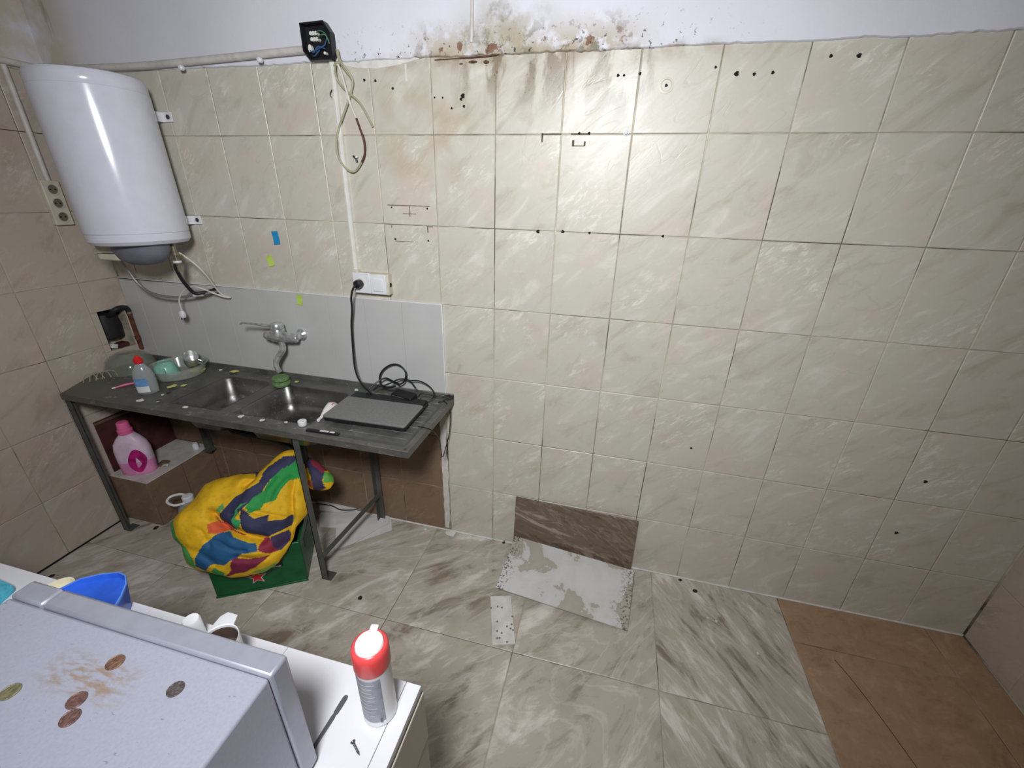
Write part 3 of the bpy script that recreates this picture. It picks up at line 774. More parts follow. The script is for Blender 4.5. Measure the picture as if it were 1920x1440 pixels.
# ------------------------------------------------------------------ junction box, trunking, loose cables, outlet
jb = thing('junction_box', 'open black junction box with loose wires at the plaster edge', 'junction box', (-0.437, 0, 2.243))
out = [(-0.062, 0.030), (-0.062, 0.115), (0.038, 0.118), (0.062, 0.084), (0.062, 0.014), (0.052, 0.0), (-0.036, 0.0)]
inn = [(x * 0.90, 0.059 + (z - 0.059) * 0.90) for x, z in out]
m = MB(); n = len(out)
m.loft([[(x, -0.007, z) for x, z in out], [(x, -0.038, z) for x, z in out], [(x, -0.038, z) for x, z in inn], [(x, -0.013, z) for x, z in inn]], True, True)
m.build('case', 'black', jb, smooth=False)
for (x, z) in ((-0.012, 0.084), (-0.010, 0.066)):
    t = MB()
    for k in range(3):
        t.lathe([(0.0065, -0.008), (0.0065, 0.008)], 10, (x + (k - 1) * 0.011, -0.024, z), rotm('X', 90))
        t.lathe([(0.0035, -0.012), (0.0035, -0.006)], 8, (x + (k - 1) * 0.011, -0.024, z), rotm('X', 90))
    t.build('terminal_block', 'trunking', jb)
MB().lathe([(0.011, -0.006), (0.012, 0.008)], 12, (-0.036, -0.022, 0.040), rotm('X', 90), sx=.7).build('cable_gland', 'trunking', jb)
MB().lathe([(0.005, -0.006), (0.005, 0.008)], 10, (0.028, -0.026, 0.022), rotm('X', 90)).build('cable_gland', 'trunking', jb)
for mat, pts in (('wire_green', [(0.0, -0.03, 0.085), (0.02, -0.04, 0.088), (0.04, -0.036, 0.08), (0.046, -0.026, 0.06)]),
                 ('wire_green', [(0.004, -0.03, 0.066), (0.024, -0.042, 0.074), (0.042, -0.036, 0.074), (0.05, -0.03, 0.05)]),
                 ('wire_blue', [(-0.036, -0.03, 0.034), (-0.02, -0.042, 0.026), (0.01, -0.042, 0.034), (0.034, -0.036, 0.046), (0.04, -0.028, 0.07)]),
                 ('wire_blue', [(-0.03, -0.03, 0.028), (-0.012, -0.044, 0.022), (0.008, -0.042, 0.04), (0.03, -0.03, 0.035)]),
                 ('wire_blue', [(-0.026, -0.032, 0.018), (-0.01, -0.044, 0.012), (0.012, -0.04, 0.03)])):
    MB().tube(pts, 0.0019, 6, 4).build('wire', mat, jb)

tr = thing('cable_trunking', 'slim white cable trunking from the junction box down to the outlet', 'trunking', (0, 0, 0))
MB().loft([[(x - 0.010, -0.001, z), (x - 0.010, -0.013, z), (x - 0.003, -0.015, z), (x - 0.002, -0.0135, z), (x + 0.010, -0.013, z), (x + 0.010, -0.001, z)] for x, z in ((-0.400, 2.243), (-0.404, 1.90), (-0.408, 1.458))]).build('channel', 'trunking', tr, smooth=False)

tag(MB().tube([(0.168, -0.009, 2.438), (0.167, -0.009, 2.367), (0.165, -0.009, 2.324), (0.163, -0.009, 2.280)], 0.007, 8, 2).build('wall_conduit', 'pipe_paint'),
    'thin pale conduit ending on the plaster above the mould stain', 'conduit')

tag(MB().tube([(-0.366, -0.030, 2.237), (-0.358, -0.030, 2.220), (-0.355, -0.022, 2.199), (-0.348, -0.018, 2.157), (-0.337, -0.015, 2.103), (-0.319, -0.014, 2.057)], 0.0042, 8, 4).build('loose_cable', 'wire_white'), 'white upper length of the cable loop hanging from the junction box', 'cable', 'cables hanging from the junction box')
tag(MB().tube([(-0.319, -0.014, 2.057), (-0.306, -0.014, 2.017), (-0.297, -0.014, 1.991), (-0.294, -0.014, 1.959), (-0.301, -0.014, 1.926), (-0.316, -0.014, 1.903)], [0.0042, 0.0048, 0.0042], 8, 4).build('loose_cable', 'wire_brown'), 'brown scorched length of the cable loop on the tiles', 'cable', 'cables hanging from the junction box')
tag(MB().tube([(-0.316, -0.014, 1.903), (-0.340, -0.014, 1.877), (-0.365, -0.016, 1.867), (-0.396, -0.018, 1.885), (-0.418, -0.020, 1.925), (-0.418, -0.020, 1.968), (-0.404, -0.018, 2.015), (-0.376, -0.016, 2.064), (-0.346, -0.014, 2.114), (-0.323, -0.014, 2.157), (-0.316, -0.016, 2.182), (-0.328, -0.022, 2.210), (-0.347, -0.030, 2.232), (-0.367, -0.034, 2.233), (-0.378, -0.030, 2.224)], 0.0042, 8, 4).build('loose_cable', 'wire_sheath'), 'grey-green lower length of the cable loop crossing the trunking', 'cable', 'cables hanging from the junction box')
tag(MB().tube([(-0.375, -0.030, 2.228), (-0.381, -0.024, 2.202), (-0.377, -0.018, 2.180), (-0.354, -0.014, 2.153), (-0.327, -0.014, 2.133), (-0.298, -0.013, 2.110), (-0.275, -0.012, 2.074), (-0.252, -0.010, 2.028)], 0.0042, 8, 4).build('loose_cable', 'wire_sheath'), 'cut grey-green cable end pointing down right of the loop', 'cable', 'cables hanging from the junction box')
tag(MB().tube([(-0.351, -0.040, 2.273), (-0.353, -0.035, 2.255), (-0.352, -0.025, 2.236), (-0.339, -0.018, 2.214), (-0.327, -0.012, 2.198), (-0.324, -0.006, 2.188)], 0.006, 8, 4).build('loose_cable', 'wire_sheath'), 'short thick pale cable entering a hole right of the junction box', 'cable', 'cables hanging from the junction box')
tag(MB().tube([(-0.403, -0.012, 2.161), (-0.418, -0.010, 2.151), (-0.426, -0.009, 2.139), (-0.423, -0.008, 2.131)], 0.0016, 6, 4).build('wire_scrap', 'wire_brown'), 'tiny brown wire end left of the white trunking', 'wire')
kn = thing('wire_connector', 'small wire connector stuck to tiles inside the cable loop', 'connector', (-0.345, -0.004, 1.917))
MB().tube([(-0.012, -0.002, 0.008), (0.0, -0.004, 0.0), (0.004, -0.004, -0.014)], 0.0045, 8, 2).build('body', 'nail', kn)
MB().tube([(-0.002, -0.004, 0.002), (0.010, -0.003, 0.007)], 0.004, 8, 1).build('nipple', 'trunking', kn)

ou = thing('double_outlet', 'white surface outlet with socket and switch above the sink', 'outlet', (-0.322, 0, 1.411))
MB().box(-0.085, 0.088, -0.036, 0.0, -0.047, 0.046).build('back_box', 'cream_plastic', ou, bev=0.003)
s = MB().box(-0.087, 0.000, -0.043, -0.0355, -0.044, 0.048).build('socket_plate', 'white_plastic', ou, bev=0.003)
MB().lathe([(0.024, 0.0), (0.022, -0.001)], 24, (-0.045, -0.0445, 0.002), rotm('X', 90)).build('socket_well', 'trunking', s)
s = MB().box(0.001, 0.078, -0.043, -0.0355, -0.044, 0.044).build('switch_plate', 'white_plastic', ou, bev=0.003)
MB().box(0.014, 0.064, -0.047, -0.042, -0.030, 0.026).build('rocker', 'white_plastic', s, bev=0.002)
MB().lathe([(0.008, 0), (0.008, 0.001)], 12, (0.0882, -0.018, -0.002), rotm('Y', 90), sx=1.3).build('cable_knockout', 'dark', ou)
MB().box(-0.402 + 0.322 - 0.012, -0.402 + 0.322 + 0.012, -0.02, -0.001, 0.046, 0.056).build('trunking_collar', 'cream_plastic', ou)

# sticky notes
def note(name, px, w, h, mat, label, tilt, curl):
    m = MB(); g = []
    c, s_ = math.cos(tilt), math.sin(tilt)
    for j in range(5):
        for i in range(4):
            u, v = (i / 3 - 0.5) * w, (j / 4 - 0.5) * h
            d = -0.0015 - curl * (0.5 - j / 4) ** 2 * (1 if j < 2 else 0.2)
            g.append((px[0] + u * c - v * s_, px[1] + d, px[2] + u * s_ + v * c))
    b = [(x, y + 0.0009, z) for x, y, z in g]
    fs = [(j * 4 + i, j * 4 + i + 1, (j + 1) * 4 + i + 1, (j + 1) * 4 + i) for j in range(4) for i in range(3)]
    m.add(g, fs); m.add(b, fs)
    return tag(m.build(name, mat), label, 'paper')
note('sticky_note', (-0.817, 0.000, 1.585), 0.034, 0.058, 'note_blue', 'torn blue sticky note on the tiles below the heater bracket', 0.1, 0.02)
note('sticky_note', (-0.876, 0.000, 1.477), 0.034, 0.05, 'note_green', 'torn lime sticky note below the blue one', 0.3, 0.012)
note('sticky_note', (-0.743, -0.008, 1.300), 0.03, 0.05, 'note_green', 'torn lime sticky note on the white panel above the tap', -0.15, 0.012)

# ------------------------------------------------------------------ sink table
TZ = 0.870
sink = thing('sink_table', 'grimy steel double sink table on angle-iron legs against the tiled wall', 'sink', (0, 0, 0))
X0, X1, Y0, Y1 = -1.775, 0.046, -0.502, -0.012
B1 = (-1.205, -0.915, -0.432, -0.100)
B2 = (-0.845, -0.445, -0.432, -0.105)
TR = (-0.385, 0.024, -0.478, -0.060)
w = MB(); t = 0.004
w.prism([(X0, Y0), (B1[0], Y0), (B1[0], Y1), (-1.882, Y1), (-1.882, -0.29)], TZ - t, TZ)
w.box(B1[0], X1, Y0, B1[2], TZ - t, TZ) if False else None
for a, b, c, d in ((B1[0], TR[0], Y0, B1[2]), (B1[0], B1[1], B1[3], Y1), (B1[1], B2[0], B1[2], Y1), (B2[0], B2[1], B2[3], Y1), (B2[1], TR[0], B1[2], Y1),
                   (TR[0], X1, Y0, TR[2]), (TR[0], X1, TR[3], Y1), (TR[1], X1, TR[2], TR[3])):
    w.box(a, b, c, d, TZ - t, TZ)
w.build('worktop', 'steel', sink, smooth=False)
a = MB()
a.box(X0, X1, Y0 - 0.003, Y0 + 0.001, TZ - 0.030, TZ + 0.0015)
a.box(X1 - 0.001, X1 + 0.003, Y0 - 0.003, Y1, TZ - 0.030, TZ + 0.0015)
a.build('front_apron', 'steel', sink, bev=0.001)
MB().box(-1.882, X1 + 0.003, -0.016, -0.0085, TZ - 0.02, TZ + 0.024).build('upstand', 'steel', sink, bev=0.002)
def basin(b, depth, drain, nm):
    cx, cy, w_, h_ = (b[0] + b[1]) / 2, (b[2] + b[3]) / 2, b[1] - b[0], b[3] - b[2]
    m = MB()
    m.loft([rrect(cx, cy, w_, h_, 0.0005, TZ), rrect(cx, cy, w_ - 0.006, h_ - 0.006, 0.045, TZ + 0.0015), rrect(cx, cy, w_ - 0.016, h_ - 0.016, 0.045, TZ - 0.004),
            rrect(cx, cy, w_ - 0.035, h_ - 0.035, 0.055, TZ - depth * 0.6), rrect(cx, cy, w_ - 0.06, h_ - 0.06, 0.06, TZ - depth * 0.9),
            rrect(cx, cy, w_ - 0.13, h_ - 0.13, 0.05, TZ - depth), rrect(cx, cy, 0.05, 0.05, 0.024, TZ - depth - 0.004)], False, True)
    o = m.build('basin', 'steel_basin', sink, ang=60)
    MB().lathe([(0.006, 0.001), (0.024, 0.001), (0.032, 0.003), (0.034, 0.0)], 24, (drain[0], drain[1], TZ - depth + 0.001)).build('drain', 'drain', o)
    return o
basin(B1, 0.15, (-1.06, -0.27), 'a')
basin(B2, 0.15, (-0.60, -0.34), 'b')
cx, cy, w_, h_ = (TR[0] + TR[1]) / 2, (TR[2] + TR[3]) / 2, TR[1] - TR[0], TR[3] - TR[2]
MB().loft([rrect(cx, cy, w_, h_, 0.0005, TZ), rrect(cx, cy, w_ - 0.004, h_ - 0.004, 0.03, TZ), rrect(cx, cy, w_ - 0.02, h_ - 0.02, 0.03, TZ - 0.008), rrect(cx, cy, w_ - 0.05, h_ - 0.05, 0.03, TZ - 0.0085)], False, True).build('drainboard', 'steel', sink, ang=50)
for k in range(7):
    yy = -0.11 - 0.05 * k
    MB().tube([(-0.36, yy, TZ - 0.0085), (0.0, yy, TZ - 0.0085)], 0.003, 6, 1).build('rib', 'steel', sink)
for (x, y) in ((0.030, -0.488), (0.030, -0.03)):
    MB().lathe([(0.006, 0), (0.006, 0.002), (0.003, 0.003)], 10, (x, y, TZ)).build('screw', 'nail', sink)
def leg(x, y, sx, sy, z1=TZ - 0.004, z0=0.0):
    m = MB()
    m.box(min(x, x + sx * 0.032), max(x, x + sx * 0.032), min(y, y + sy * 0.004), max(y, y + sy * 0.004), z0, z1)
    m.box(min(x, x + sx * 0.004), max(x, x + sx * 0.004), min(y, y + sy * 0.032), max(y, y + sy * 0.032), z0, z1)
    o = m.build('leg', 'iron', sink, smooth=False)
    MB().box(min(x, x + sx * 0.05) - 0.004, max(x, x + sx * 0.05), min(y, y + sy * 0.05), max(y, y + sy * 0.05), z0, z0 + 0.004).build('foot_plate', 'iron', o, smooth=False)
leg(-1.795, -0.486, 1, 1); leg(-0.505, -0.486, 1, 1); leg(-0.445, -0.020, 1, -1); leg(-1.60, -0.020, 1, -1, z0=0.301)
MB().loft([[(x, -0.484, z - 0.016), (x + 0.004, -0.484, z - 0.016), (x + 0.004, -0.484, z + 0.016), (x, -0.484, z + 0.016)] if k == 0 else
           [(x, -0.022, z - 0.016), (x + 0.004, -0.022, z - 0.016), (x + 0.004, -0.022, z + 0.016), (x, -0.022, z + 0.016)] for k, x, z in ((0, -0.474, 0.165), (1, -0.418, 0.205))]).build('brace', 'iron', sink, smooth=False)
MB().box(-1.76, 0.03, -0.480, -0.45, TZ - 0.036, TZ - 0.005).build('front_rail', 'iron', sink, smooth=False)
MB().tube([(-0.60, -0.34, TZ - 0.155), (-0.60, -0.34, TZ - 0.26), (-0.68, -0.30, TZ - 0.30), (-0.80, -0.26, TZ - 0.24), (-1.06, -0.27, TZ - 0.22), (-1.06, -0.27, TZ - 0.155)], 0.018, 10, 4).build('waste_pipe', 'blackrubber', sink)

# faucet
fa = thing('wall_faucet', 'limescaled chrome single-lever tap on the white panels above the sink', 'faucet', (-0.842, -0.008, 1.118))
MB().lathe([(0.030, 0), (0.030, 0.006), (0.018, 0.018), (0.016, 0.05)], 20, (0.075, 0, 0.0), rotm('X', 90)).build('escutcheon', 'chrome', fa)
MB().lathe([(0.030, 0), (0.030, 0.006), (0.018, 0.018), (0.016, 0.05)], 20, (-0.075, 0, 0.0), rotm('X', 90)).build('escutcheon', 'chrome', fa)
MB().tube([(0.094, -0.058, 0.0), (0.085, -0.06, 0.0), (0.04, -0.066, 0.002), (0.0, -0.07, 0.004), (-0.04, -0.066, 0.002), (-0.078, -0.06, 0.0), (-0.088, -0.058, 0.0)], [0.018, 0.021, 0.024, 0.028, 0.031, 0.028, 0.024, 0.021, 0.016], 16, 4).build('mixer_body', 'chrome', fa)
MB().lathe([(0.033, 0.0), (0.033, 0.028), (0.031, 0.032)], 24, (-0.004, -0.070, 0.012)).build('cartridge_ring', 'chrome', fa)
MB().lathe([(0.031, 0.0), (0.032, 0.018), (0.027, 0.026), (0.004, 0.030)], 24, (-0.004, -0.070, 0.046)).build('handle_cap', 'chrome', fa)
MB().tube([(-0.018, -0.078, 0.058), (-0.07, -0.10, 0.066), (-0.125, -0.12, 0.075), (-0.148, -0.128, 0.076), (-0.156, -0.13, 0.068)], [0.007, 0.0055, 0.0048, 0.0045], 10, 4).build('lever', 'chrome', fa)
MB().tube([(0.006, -0.070, -0.02), (0.008, -0.072, -0.052), (0.004, -0.078, -0.072), (-0.012, -0.090, -0.098), (-0.024, -0.10, -0.122), (-0.024, -0.104, -0.15), (-0.016, -0.10, -0.178)], [0.015, 0.014, 0.0125], 12, 4).build('spout', 'chrome', fa)

# ------------------------------------------------------------------ on the sink table
# laptop
lp = thing('laptop', 'closed grey laptop with black hinge strip lying on the drainboard', 'laptop', (-0.228, -0.246, TZ - 0.004), math.radians(1.5))
def slab(w, d, z0, z1, r, ox=0, oy=0, e=0.003):
    return MB().loft([rrect(ox, oy, w - 2 * e, d - 2 * e, r, z0), rrect(ox, oy, w, d, r, z0 + e), rrect(ox, oy, w, d, r, z1 - e), rrect(ox, oy, w - 2 * e, d - 2 * e, r, z1)])
slab(0.385, 0.262, 0.006, 0.022, 0.012).build('base', 'black', lp)
slab(0.388, 0.204, 0.0225, 0.033, 0.012, 0, -0.031).build('lid', 'laptop_lid', lp)
slab(0.374, 0.056, 0.020, 0.031, 0.006, 0, 0.103).build('hinge_cover', 'black', lp)
for sx in (-1, 1):
    for sy in (-1, 1):
        MB().lathe([(0.008, 0.0), (0.008, 0.007)], 10, (sx * 0.16, sy * 0.10, 0)).build('rubber_foot', 'blackrubber', lp)
pk = thing('pocket_knife', 'small black folding tool lying before the laptop front edge', 'tool', (-0.357, -0.468, 0.868), math.radians(2))
slab(0.15, 0.020, 0.0, 0.010, 0.006).build('handle', 'black', pk)
slab(0.040, 0.010, 0.0092, 0.0112, 0.002, 0.01, 0, 0.0006).build('print_plate', 'paper', pk)
slab(0.022, 0.010, 0.0092, 0.0112, 0.002, 0.046, 0, 0.0006).build('print_plate', 'paper', pk)

# charger
ch = thing('laptop_charger', 'black laptop power adapter with tangled cord behind the laptop', 'charger', (0, 0, 0))
ac = Vector((-0.172, -0.098, TZ + 0.012)); R0 = rotm('Z', -12) @ rotm('X', 14)
m = MB(); m.obox(ac + Vector((0, 0, 0.012)), (0.120, 0.052, 0.032), R0); ad = m.build('adapter', 'black', ch, bev=0.005)
m = MB(); m.obox(ac + Vector((0, 0, 0.012)) + R0 @ Vector((-0.014, -0.0262, 0)), (0.070, 0.001, 0.024), R0); m.build('rating_label', 'laptop_lid', ad)
for k in range(4):
    m = MB(); m.obox(ac + Vector((0, 0, 0.012)) + R0 @ Vector((-0.014, -0.0270, 0.008 - 0.005 * k)), (0.058 - 0.008 * (k % 2), 0.0006, 0.0016), R0); m.build('label_print_line', 'black', ad)
MB().lathe([(0.006, 0), (0.018, 0.008), (0.019, 0.020), (0.017, 0.036), (0.009, 0.040)], 18, (-0.368, -0.044, 1.413), rotm('X', 90)).build('wall_plug', 'black', ch)
MB().tube([(-0.370, -0.082, 1.412), (-0.384, -0.088, 1.392), (-0.400, -0.086, 1.350)] + [(-0.421, -0.060, 1.291), (-0.443, -0.050, 1.209), (-0.451, -0.050, 1.114), (-0.443, -0.070, 1.025), (-0.423, -0.090, 0.971), (-0.384, -0.110, 0.930), (-0.327, -0.130, 0.898)] + [(-0.300, -0.150, TZ + 0.006)], 0.0046, 8, 4).build('mains_cord', 'black', ch)
MB().tube([(-0.366, -0.140, 0.879), (-0.357, -0.110, 0.910), (-0.325, -0.070, 0.937), (-0.294, -0.050, 0.953), (-0.258, -0.050, 0.944), (-0.216, -0.060, 0.936)], 0.0042, 8, 4).build('mains_cord', 'black', ch)
MB().tube([(-0.225, -0.060, 0.929), (-0.194, -0.050, 0.946), (-0.184, -0.040, 0.989), (-0.209, -0.035, 1.020), (-0.249, -0.035, 1.027), (-0.297, -0.035, 1.001), (-0.325, -0.040, 0.965), (-0.326, -0.050, 0.932), (-0.304, -0.070, 0.923), (-0.252, -0.100, 0.929), (-0.211, -0.100, 0.943)], 0.0042, 8, 5).build('cord_loop', 'black', ch)
MB().tube([(-0.322, -0.120, 0.914), (-0.310, -0.100, 0.924), (-0.280, -0.090, 0.932), (-0.253, -0.070, 0.941), (-0.219, -0.050, 0.957), (-0.173, -0.050, 0.960), (-0.146, -0.060, 0.951), (-0.118, -0.080, 0.935)], 0.0036, 8, 4).build('cord_loop', 'black', ch)
MB().tube([(-0.171, -0.050, 0.955), (-0.114, -0.050, 0.962), (-0.067, -0.050, 0.945), (-0.034, -0.060, 0.917), (-0.030, -0.090, 0.895), (-0.060, -0.110, 0.889), (-0.090, -0.110, 0.901), (-0.079, -0.100, 0.921), (-0.043, -0.090, 0.916), (-0.006, -0.070, 0.903), (0.036, -0.050, 0.908), (0.055, -0.045, 0.900)], 0.0032, 8, 4).build('cord_loop', 'black', ch)
MB().tube([(0.058, -0.045, 0.900), (0.038, -0.070, 0.895), (0.006, -0.100, 0.885), (0.029, -0.090, 0.892), (0.045, -0.060, 0.842), (0.037, -0.040, 0.756), (0.028, -0.040, 0.677), (0.012, -0.050, 0.607), (0.014, -0.100, 0.578), (0.043, -0.180, 0.672), (0.074, -0.260, 0.784), (0.083, -0.340, 0.876), (0.058, -0.360, 0.901), (0.026, -0.360, 0.901)], 0.0024, 8, 5).build('dc_lead', 'black', ch)

# sponge pair
sp = thing('dish_sponge', 'two stacked round green sponges on the edge between the basins', 'sponge', (-0.850, -0.119, 0.872))
MB().lathe([(0.005, 0), (0.038, 0.001), (0.043, 0.012), (0.041, 0.021), (0.034, 0.024), (0.005, 0.0245)], 28).build('lower_disc', 'sponge', sp)
MB().lathe([(0.005, 0.0245), (0.034, 0.025), (0.041, 0.032), (0.040, 0.043), (0.034, 0.048), (0.005, 0.049)], 28, (-0.004, 0.003, 0)).build('upper_disc', 'sponge', sp)
tag(MB().lathe([(0.004, 0), (0.0165, 0.0), (0.018, 0.003), (0.018, 0.020), (0.0155, 0.0225), (0.004, 0.023)], 24, (-0.475, -0.439, 0.872)).build('bottle_cap', 'white_plastic'),
    'small white screw cap on the front rim of the sink', 'cap')
# toothpaste tube
tp = thing('toothpaste_tube', 'squeezed white tube lying against the laptop beside the basin', 'tube', (-0.432, -0.383, 0.872))
d = Vector((-0.456, -0.258, 0.872)) - Vector((-0.432, -0.383, 0.872)); az = math.atan2(d.y, d.x); tp.rotation_euler = (0, 0, az)
MB().loft([[(x, -w_, h0), (x, -w_ * .4, h0 + h1), (x, w_ * .4, h0 + h1), (x, w_, h0), (x, w_ * .4, h0 - h1 * 0.4), (x, -w_ * .4, h0 - h1 * 0.4)] for x, w_, h0, h1 in
            ((0.0, 0.006, 0.006, 0.003), (0.03, 0.010, 0.008, 0.010), (0.07, 0.019, 0.010, 0.018), (0.11, 0.024, 0.013, 0.018), (0.135, 0.021, 0.013, 0.009), (0.142, 0.018, 0.012, 0.002))]).build('body', 'tube_white', tp, ang=70)
MB().lathe([(0.007, 0.0), (0.007, -0.014)], 12, (0.0, 0, 0.007), rotm('Y', 90)).build('cap', 'white_plastic', tp)
MB().tube([(0.10, -0.012, 0.027), (0.125, -0.010, 0.022)], 0.003, 6, 1).build('print', 'red_cap', tp)

# left end: dishes
gb = thing('glass_bowl', 'clear glass bowl turned upside down at the left end of the sink', 'bowl', (-1.765, -0.175, TZ))
MB().lathe([(0.110, 0.0), (0.114, 0.004), (0.112, 0.03), (0.100, 0.065), (0.075, 0.088), (0.050, 0.094), (0.047, 0.10), (0.043, 0.10), (0.044, 0.092), (0.070, 0.084), (0.094, 0.062), (0.106, 0.03), (0.106, 0.0)], 40, cap0=False, cap1=False).build('shell', 'glass', gb)
wr = MB()
for k in range(4):
    wr.tube([(-1.80 + 0.012 * k, -0.385 + 0.02 * k, TZ + 0.004), (-1.815 + 0.014 * k, -0.360 + 0.02 * k, TZ + 0.03 + 0.006 * (k % 2)), (-1.80 + 0.02 * k, -0.335 + 0.02 * k, TZ + 0.035), (-1.775 + 0.016 * k, -0.335 + 0.02 * k, TZ + 0.005)], 0.0022, 6, 4)
tag(wr.build('wire_scourer', 'wire_sheath'), 'small tangled wire scourer at the left corner of the sink', 'scourer')
db = thing('soap_bottle', 'clear squeeze bottle with red cap and blue label among the dishes', 'bottle', (-1.395, -0.372, TZ), math.radians(40))
MB().lathe([(0.036, 0.0), (0.042, 0.006), (0.044, 0.05), (0.043, 0.09), (0.036, 0.12), (0.020, 0.145), (0.014, 0.152), (0.014, 0.16)], 28, sy=.72).build('body', 'clear_bottle', db)
MB().lathe([(0.017, 0.155), (0.018, 0.160), (0.018, 0.178), (0.012, 0.182), (0.006, 0.192), (0.003, 0.193)], 20).build('cap', 'red_cap', db)
lbm = []
for z in (0.014, 0.05, 0.085):
    lbm.append([(0.0455 * math.cos(a), 0.0455 * .72 * math.sin(a), z) for a in [math.radians(-140 + 7 * i) for i in range(11)]])
MB().loft([[(x * s_, y * s_, z) for x, y, z in lbm[k]] for k, s_ in ((0, .98), (0, 1.0), (1, 1.0), (2, 1.0), (2, .98))], False, False, False).build('label', 'label_blue', db)
MB().loft([[(x * 1.012, y * 1.012, z) for x, y, z in [(p[0], p[1], zz) for p in lbm[0]]] for zz in (0.015, 0.045)], False, False, False).build('label', 'paper', db)
tb = thing('toothbrush', 'pink and white toothbrush lying left of the squeeze bottle', 'toothbrush', (0, 0, 0))
a_, b_ = Vector((-1.590, -0.386, 0.876)), Vector((-1.554, -0.321, 0.876))
MB().tube([a_, (a_ + b_) / 2 + Vector((0, 0, 0.004)), b_ + Vector((0, 0, 0.003))], [0.004, 0.0055, 0.0045], 8, 4).build('handle', 'pink', tb)
MB().tube([a_ - (b_ - a_) * 0.18, a_], 0.0035, 8, 1).build('neck', 'tube_white', tb)

bw = thing('plastic_basin', 'shallow clear plastic basin holding the mint cup', 'basin', (-1.465, -0.150, TZ))
MB().lathe([(0.02, 0.0005), (0.105, 0.0005), (0.112, 0.004), (0.130, 0.055), (0.136, 0.058), (0.132, 0.060), (0.124, 0.055), (0.106, 0.006), (0.02, 0.003)], 44, cap0=True, cap1=False).build('shell', 'clear_plastic', bw)
tag(MB().lathe([(0.005, 0.0), (0.028, 0.0), (0.031, 0.004), (0.036, 0.012), (0.030, 0.016), (0.004, 0.017)], 20, (-1.395, -0.105, TZ + 0.0045)).build('yellow_sponge', 'note_yellow'), 'yellow sponge lying in the clear plastic basin', 'sponge')
mc = thing('mint_cup', 'mint green cup turned upside down in the clear plastic basin', 'cup', (-1.495, -0.195, TZ + 0.005))
MB().lathe([(0.055, 0.0), (0.058, 0.002), (0.056, 0.025), (0.048, 0.056), (0.038, 0.072), (0.030, 0.076), (0.028, 0.080), (0.026, 0.076), (0.004, 0.075)], 32, cap0=False).build('shell', 'mint', mc)
MB().tube([(0.040, -0.036, 0.018), (0.060, -0.056, 0.024), (0.064, -0.058, 0.042), (0.036, -0.034, 0.054)], 0.005, 8, 4).build('handle', 'mint', mc)
mm = thing('metal_mug', 'small grey metal mug tipped behind the mint cup', 'mug', (-1.445, -0.085, TZ + 0.05), rot=(math.radians(35), math.radians(25), 0.4))
MB().lathe([(0.004, 0.0), (0.034, 0.0), (0.036, 0.003), (0.036, 0.062), (0.034, 0.062), (0.033, 0.005), (0.004, 0.004)], 28, cap1=False).build('shell', 'chrome', mm)
MB().tube([(0.036, 0, 0.05), (0.056, 0, 0.045), (0.056, 0, 0.02), (0.036, 0, 0.014)], 0.004, 8, 4).build('handle', 'chrome', mm)
def scrap(loc, r, mat, label, seed, name='paper_scrap', cat='scrap', h=0.012):
    rr = random.Random(seed); m = MB(); n = 7
    ring = [(loc[0] + r * rr.uniform(.6, 1.1) * math.cos(2 * PI * i / n), loc[1] + r * rr.uniform(.6, 1.1) * math.sin(2 * PI * i / n), loc[2] + rr.uniform(0, h)) for i in range(n)]
    c = (loc[0], loc[1], loc[2] + h)
    m.add(ring + [c], [(i, (i + 1) % n, n) for i in range(n)])
    m.add([(x, y, z - 0.001) for x, y, z in ring] + [(c[0], c[1], c[2] - 0.001)], [((i + 1) % n, i, n) for i in range(n)])
    o = m.build(name, mat, smooth=False)
    return tag(o, label, cat)
scrap((-1.214, -0.049, 0.871), 0.026, 'note_yellow', 'crumpled yellow paper scrap behind the left basin', 3)
scrap((-1.344, -0.301, 0.871), 0.026, 'note_yellow', 'yellow scrap in front of the clear plastic basin', 5)
scrap((-1.700, 0.023, 0.871), 0.03, 'note_yellow', 'yellow scrap behind the mint cup near the wall', 6, h=0.03)
CRUMBS = ['white crumb right of the squeeze bottle on the sink', 'small red crumb right of the squeeze bottle on the sink', 'white crumb at the left front sink edge', 'pale crumb between the front edge and squeeze bottle', 'white crumb on the front rim left of the left basin', 'long yellow crumb in front of the clear basin', 'white crumb behind the left basin beside the clear basin', 'white crumb right behind the green sponges', 'yellowish crumb touching the right of the green sponges', 'white crumb beside the hanging mains cord, nearer the wall', 'white crumb beside the hanging mains cord, nearer the right basin', 'white crumb on the front rim between the basins', 'white crumb on the front rim left of the screw cap', 'small white crumb on the front rim midway along the right basin']
for i, (px, mat) in enumerate((((-1.306, -0.378, 0.871), 'chip_white'), ((-1.302, -0.352, 0.871), 'redwall'), ((-1.349, -0.451, 0.871), 'chip_white'), ((-1.257, -0.441, 0.871), 'chip_white'), ((-1.089, -0.448, 0.871), 'chip_white'),
                               ((-1.312, -0.263, 0.871), 'note_yellow'), ((-1.310, -0.045, 0.871), 'chip_white'), ((-0.787, 0.021, 0.871), 'chip_white'), ((-0.809, -0.060, 0.871), 'note_yellow'), ((-0.516, 0.029, 0.871), 'chip_white'), ((-0.457, -0.064, 0.871), 'chip_white'), ((-0.784, -0.448, 0.871), 'chip_white'), ((-0.558, -0.442, 0.871), 'chip_white'), ((-0.667, -0.454, 0.871), 'chip_white'))):
    scrap(px, 0.009 + 0.004 * (i % 3), mat, CRUMBS[i], 20 + i, 'food_crumb', 'crumb', 0.004)['group'] = 'crumbs on the sink top'

